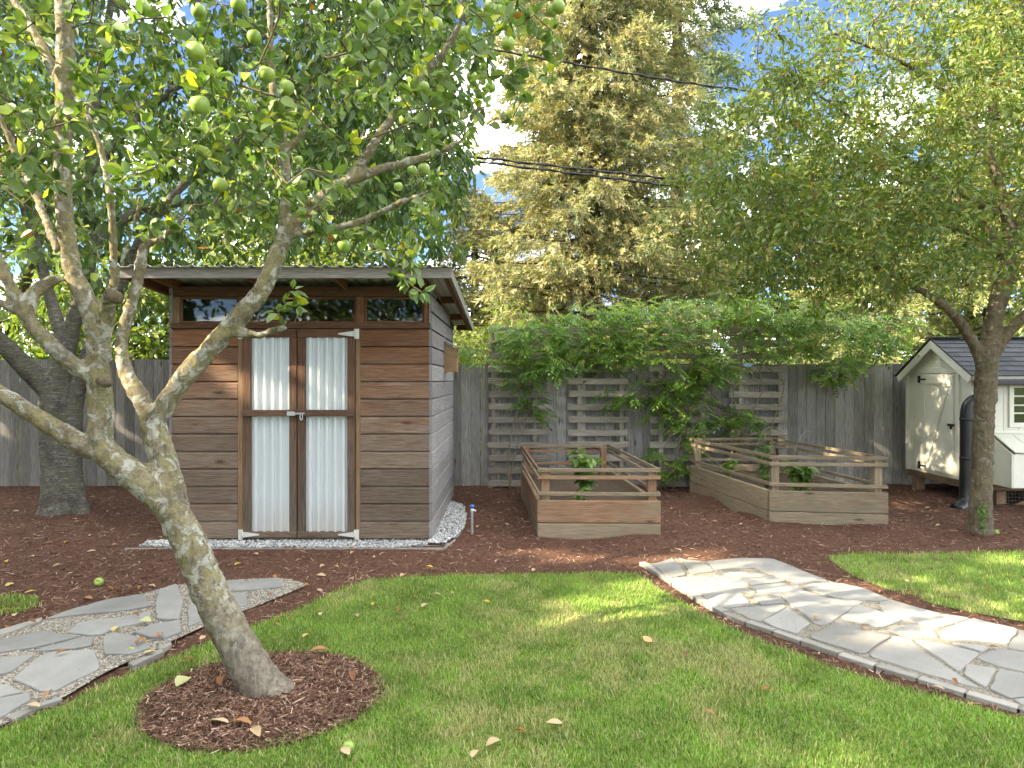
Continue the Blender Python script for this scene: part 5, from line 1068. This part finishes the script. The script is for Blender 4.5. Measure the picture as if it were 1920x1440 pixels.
# ---------------------------------------------------------------- grass, chips, gravel, fallen leaves (last: small things)
def scatter(poly, n, near=True, ymin=2.1):
    pa = np.array([p[:2] for p in poly]); lo, hi = pa.min(0), pa.max(0); out = []; c = 0
    while c < n:
        q = RNG.uniform(lo, hi, (n * 2, 2)); q = q[inside(q, poly)]; q = q[q[:, 1] > ymin]
        if near: q = q[RNG.random(len(q)) < np.clip((3.0 / q[:, 1]) ** 1.3, .15, 1)]
        out.append(q); c += len(q)
    return np.concatenate(out)[:n]
def grass(name, label_poly, n, hmul=1.0, ring=True):
    q = scatter(label_poly, n); q = q + RNG.normal(size=q.shape) * .018
    if ring: q = q[ring_d(q) + (vnoise(q, 9, 3) - .5) * .16 > .99]
    k = len(q); patch = vnoise(q, 1.6, 7) * .45 + vnoise(q, 5, 8) * .35 + vnoise(q, 14, 18) * .2; dry = np.clip((patch - .52) * 4.5, 0, 1); tone = (.72 + .56 * vnoise(q, 7, 31))
    bare = vnoise(q, 3.3, 21); keepm = RNG.random(k) > np.clip((bare - .82) * 5, 0, .8); q, patch, dry, tone = q[keepm], patch[keepm], dry[keepm], tone[keepm]; k = len(q)
    h = hmul * .026 * RNG.uniform(.5, 1.3, k) * (.75 + .5 * vnoise(q, 4, 9)); a = RNG.uniform(0, 6.28, k); lean = RNG.uniform(.15, .95, k) * h; dx, dy = np.cos(a), np.sin(a); w = RNG.uniform(.0013, .0026, k); wx, wy = -dy * w, dx * w
    b0 = np.column_stack([q, np.full(k, .008)]); m = b0 + np.column_stack([dx * lean * .35, dy * lean * .35, h * .6]); tp = b0 + np.column_stack([dx * lean, dy * lean, h * .98]); s = np.column_stack([wx, wy, np.zeros(k)])
    V = np.stack([b0 - s, b0 + s, m + s * .8, m - s * .8, tp], 1).reshape(-1, 3); o = (np.arange(k) * 5)[:, None]
    Fc = np.concatenate([o + [0, 1, 2], o + [0, 2, 3], o + [3, 2, 4]])
    g = np.array([(.13, .235, .036), (.175, .295, .05), (.23, .345, .07)])[RNG.integers(0, 3, k)]; st_ = np.array([.46, .41, .22]); mixf = np.where(RNG.random(k) < .10 + .42 * dry, .85, .34 * dry)[:, None]
    c = (g * tone[:, None] * (1 - mixf) + st_ * mixf) * RNG.uniform(.8, 1.2, (k, 1)); C = np.repeat(c, 5, 0)
    return obj(name, mesh_np(name, V, Fc, C), M['grass'], kind='stuff')
grass('lawn_grass', LAWN, 245000); grass('lawn_grass', LAWN_R, 42000, 1.15, False); grass('lawn_grass', TUFT, 1100, 1.3, False)

BEDS = [B1, B2]
def chips():
    q1 = scatter([(-9, 2.0), (10.5, 2.0), (10.5, 10.0), (-9, 10.0)], 210000, True, 2.0)
    bad = np.zeros(len(q1), bool)
    for poly in (round_poly(PATH_L, 1), round_poly(PATH_R, 1), LAWN, LAWN_R, B1, B2, GRAVEL, [(SHED_X0, 6.6), (SHED_X1, 6.6), (SHED_X1, 8.95), (SHED_X0, 8.95)]): bad |= inside(q1, poly)
    bad |= np.abs(q1[:, 0]) > q1[:, 1] * .95 + .6
    q1 = q1[~bad]; z = mulch_h(q1); a = RNG.uniform(0, 6.28, 26000); r = np.sqrt(RNG.uniform(0, 1.12, 26000)); q2 = np.column_stack([RING_C[0] + RING_R[0] * r * np.cos(a), RING_C[1] + RING_R[1] * r * np.sin(a)]); rd = ring_d(q2); zz2 = .0165 + .03 * (1 - np.clip(rd, 0, 1) ** 3)
    q = np.concatenate([q1, q2]); z = np.concatenate([z, zz2]) + RNG.uniform(0, .012, len(q)); k = len(q)
    a = RNG.uniform(0, 6.28, k); el = RNG.normal(0, .28, k); ax = np.column_stack([np.cos(a) * np.cos(el), np.sin(a) * np.cos(el), np.sin(el)]); N = unit(np.array([0, 0, 1.]) + RNG.normal(size=(k, 3)) * .5); S = unit(np.cross(ax, N)); L = RNG.gamma(2.4, .013, k) + .012; Wd = RNG.uniform(.0022, .0065, k); c0 = np.column_stack([q, z])
    V = np.stack([c0 - ax * (L / 2)[:, None] - S * Wd[:, None] * .6, c0 - ax * (L / 2)[:, None] + S * Wd[:, None] * .6, c0 + ax * (L / 2)[:, None] + S * Wd[:, None] * .3, c0 + ax * (L / 2)[:, None] - S * Wd[:, None] * .3], 1).reshape(-1, 3)
    C = pick_cols(k, [(.075, .041, .028), (.155, .087, .059), (.255, .16, .11), (.46, .35, .25)], [3.4, 4, 2.2, .7], .25)
    obj('bark_chips', mesh_np('bark_chips', V, (np.arange(k * 4).reshape(-1, 4)), np.repeat(C, 4, 0)), M['chip'], kind='stuff')
chips()
ICO = None
def pebbles(name, q, z, rmin, rmax, cols, w):
    bm = bmesh.new(); bmesh.ops.create_icosphere(bm, subdivisions=1, radius=1); bm.verts.ensure_lookup_table(); V0 = np.array([v.co[:] for v in bm.verts]); F0 = np.array([[v.index for v in f.verts] for f in bm.faces]); bm.free()
    k = len(q); r = RNG.uniform(rmin, rmax, k); sc = RNG.uniform(.6, 1.25, (k, 3)) * r[:, None]; sc[:, 2] *= .7; jit = RNG.uniform(.75, 1.15, (k, len(V0), 1)); a = RNG.uniform(0, 6.28, k); v = V0[None] * jit * sc[:, None]
    ca, sa = np.cos(a)[:, None], np.sin(a)[:, None]; v = np.stack([v[..., 0] * ca - v[..., 1] * sa, v[..., 0] * sa + v[..., 1] * ca, v[..., 2]], -1) + np.column_stack([q, z])[:, None]
    Fc = (F0[None] + (np.arange(k) * len(V0))[:, None, None]).reshape(-1, 3); return obj(name, mesh_np(name, v.reshape(-1, 3), Fc, np.repeat(pick_cols(k, cols, w), len(V0), 0)), M['pebble'], kind='stuff')
q = scatter(round_poly(GRAVEL, 1), 5000, False); pebbles('crushed_gravel', q, .004 + RNG.uniform(0, .014, len(q)) + .02 * (q[:, 0] > SHED_X1), .009, .019, [(.37, .38, .375), (.47, .475, .46), (.25, .255, .255)], [3, 3, 1])
q = scatter(round_poly(PATH_L, 1), 9000, True); q = q[q[:, 0] > -3.6]; q = q[~np.any([inside(q, f) for f in FOOT], axis=0)]; pebbles('pea_gravel', q, .013 + RNG.uniform(0, .005, len(q)), .004, .009, [(.30, .28, .23), (.42, .39, .32), (.16, .15, .13), (.24, .19, .14)], [3, 2, 2, 1])

def leaf_variant(c, curl, fold, rw):
    n = 7; t = np.linspace(0, 1, n); wd = rw * np.sin(np.pi * np.clip(t * .93 + .04, 0, 1)) ** .8 * .5; V = []
    for i in range(n):
        zc = curl * .35 * math.sin(t[i] * math.pi * 1.2) * .5
        V += [(t[i] - .5, -wd[i], zc + .5 * fold * wd[i]), (t[i] - .5, 0, zc), (t[i] - .5, wd[i], zc + .8 * fold * wd[i])]
    Fc = []
    for i in range(n - 1):
        for j in range(2): o = i * 3 + j; Fc.append((o, o + 1, o + 4, o + 3))
    V = np.array(V); V[:, 2] -= V[:, 2].min(); me = mesh_np('fallen_leaf', V, np.array(Fc), np.array([c] * len(V)), True); me.materials.append(M['dry']); return me
FV = {'yellow': [leaf_variant((.50, .36, .05), .25, .5, .5), leaf_variant((.52, .42, .14), .15, .4, .55)], 'brown': [leaf_variant((.26, .115, .045), .5, 1.1, .4), leaf_variant((.33, .17, .075), .35, .9, .45), leaf_variant((.20, .09, .045), .6, 1.2, .38)],
      'pale': [leaf_variant((.46, .36, .22), .2, .5, .5), leaf_variant((.40, .30, .17), .35, .8, .45)], 'green': [leaf_variant((.40, .42, .20), .3, .6, .75)]}
def zone(px, py, where):
    if where == 'dark bark mulch': return 'mulch near the cherry trunk' if px < 330 and py < 1030 else 'mulch beside the grey flagstones' if px < 330 else 'mulch in front of the shed' if px < 760 else 'mulch by the standpipe and lawn edge' if px < 1010 else 'mulch between the two garden beds' if px < 1450 else 'mulch around the chicken coop'
    if where == 'green lawn': return 'lawn strip beside the grey flagstones' if px < 630 and py < 1300 else 'lawn facing the shed' if py < 1170 and px < 1000 else 'lawn beyond the pale path' if px > 1500 and py < 1150 else 'lawn close to the pale path' if px > 1200 else 'middle of the open lawn'
    return where
def fallen(px, py, colr, where, z=.0, size=None):
    where = zone(px, py, where)
    x, y = G(px, py, z)
    if 'mulch ' in where and 'ring' not in where: x, y = G(px, py, 0); z = float(mulch_h(np.array([[x, y]]))[0]) + .008
    s = size or random.uniform(.05, .08); lab = {'yellow': 'yellow', 'brown': 'curled rusty brown', 'pale': 'pale tan', 'green': 'large pale green'}[colr] + ' fallen leaf lying on the ' + where
    Mx = Matrix.Translation((x, y, z + .004)) @ Matrix.Rotation(random.uniform(0, 6.28), 4, 'Z') @ Matrix.Rotation(random.uniform(-.25, .25), 4, 'X') @ Matrix.Scale(s, 4)
    tag(obj('fallen_leaf', random.choice(FV[colr]), None, None, Mx), lab, 'leaf', colr + ' fallen leaves on ' + where)
MUL, LAW, PTH, RNGM = 'dark bark mulch', 'green lawn', 'grey flagstone path', 'mulch ring under the apple tree'
for px, py, c in [(12, 1055, 'yellow'), (107, 1063, 'pale'), (133, 1077, 'pale'), (18, 1098, 'yellow'), (58, 1113, 'yellow'), (125, 1018, 'yellow'), (228, 1073, 'yellow'), (172, 1035, 'pale'), (205, 1107, 'brown'), (222, 1108, 'brown'), (246, 1105, 'brown'), (262, 1104, 'brown'), (285, 1101, 'pale'), (165, 1125, 'brown'), (200, 1128, 'brown'), (240, 1117, 'brown'), (65, 1172, 'brown'), (40, 1182, 'brown'), (15, 1180, 'brown'), (10, 1148, 'brown'), (28, 1155, 'pale'), (90, 1020, 'pale'), (50, 1012, 'pale'), (170, 1005, 'pale'), (30, 960, 'pale'), (200, 960, 'pale'), (240, 985, 'pale'), (75, 1000, 'pale'), (215, 1022, 'pale'), (60, 1045, 'pale'), (446, 1059, 'yellow'), (515, 1085, 'brown'), (560, 1052, 'pale'), (605, 1065, 'pale'), (602, 1083, 'pale'), (575, 1100, 'brown'), (598, 1110, 'pale'), (630, 1066, 'pale'), (700, 1047, 'pale'), (660, 1040, 'pale'), (735, 1010, 'brown'), (805, 1066, 'yellow'), (755, 1083, 'pale'), (648, 1108, 'brown'), (1000, 1071, 'pale'), (930, 1055, 'pale'), (950, 985, 'pale'), (895, 990, 'pale'), (1260, 960, 'pale'), (1340, 985, 'pale'), (1390, 990, 'pale'), (1700, 930, 'brown'), (1740, 955, 'pale'), (1760, 990, 'pale'), (1890, 1005, 'brown'), (560, 1030, 'pale'), (660, 1030, 'brown'), (480, 1040, 'pale'), (300, 1010, 'pale'), (250, 1005, 'pale'), (140, 975, 'pale'), (20, 990, 'pale')]: fallen(px, py, c, MUL, -.012 if py > 700 and px < 960 else .012)
for px, py, c in [(215, 1180, 'yellow'), (272, 1166, 'green'), (255, 1155, 'brown'), (115, 1226, 'brown'), (255, 1208, 'brown'), (300, 1192, 'brown'), (265, 1203, 'brown'), (280, 1224, 'yellow'), (505, 1117, 'brown'), (60, 1168, 'brown'), (90, 1303, 'brown'), (62, 1325, 'pale'), (380, 1197, 'pale')]: fallen(px, py, c, PTH, .037)
for px, py, c in [(700, 1133, 'yellow'), (778, 1122, 'brown'), (796, 1136, 'pale'), (819, 1116, 'pale'), (912, 1129, 'yellow'), (748, 1145, 'brown'), (670, 1155, 'pale'), (518, 1173, 'brown'), (573, 1192, 'yellow'), (602, 1152, 'pale'), (545, 1160, 'brown'), (351, 1238, 'brown'), (525, 1160, 'brown'), (1040, 1357, 'pale'), (975, 1374, 'brown'), (925, 1395, 'pale'), (1330, 1338, 'brown'), (1288, 1230, 'brown'), (1650, 1110, 'brown'), (1853, 1105, 'brown'), (648, 1410, 'pale'), (1437, 1295, 'brown'), (890, 1415, 'pale'), (1700, 1090, 'pale')]: fallen(px, py, c, LAW, .035)
x_, y_ = G(1214, 1197, .04)
tag(obj('fallen_leaf', leaf_variant((.55, .36, .17), .05, .1, .85), None, None, Matrix.Translation((x_, y_, .035)) @ Matrix.Rotation(.9, 4, 'Z') @ Matrix.Rotation(.35, 4, 'X') @ Matrix.Scale(.07, 4)), 'round flat tan fallen leaf alone in the open lawn beside the paved curve', 'leaf')
for px, py, c in [(342, 1280, 'green'), (452, 1358, 'brown'), (600, 1222, 'brown'), (662, 1270, 'brown'), (410, 1355, 'pale'), (415, 1280, 'brown'), (480, 1375, 'pale')]: fallen(px, py, c, RNGM, .05, .10)
for px, py, c in [(1760, 1291, 'pale'), (1860, 1215, 'brown'), (1620, 1180, 'brown'), (1530, 1160, 'brown'), (1790, 1280, 'brown'), (1405, 1098, 'brown'), (1480, 1095, 'brown')]: fallen(px, py, c, 'pale flagstone path', .038, .055)
for px, py, s, lab in [(186, 1098, .034, 'green windfall apple on the mulch beside the grey stones'), (1868, 1002, .026, 'small green windfall apple at the foot of the small leaved tree'), (653, 1412, .028, 'pale windfall apple lying in the lawn grass'), (246, 1225, .02, 'tiny yellow windfall apple on the edge of the grey stones')]:
    x, y = G(px, py); tag(obj('windfall_apple', apple_me, None, None, Matrix.Translation((x, y, s * .85)) @ Matrix.Rotation(1.2, 4, 'X') @ Matrix.Scale(s, 4)), lab, 'apple')
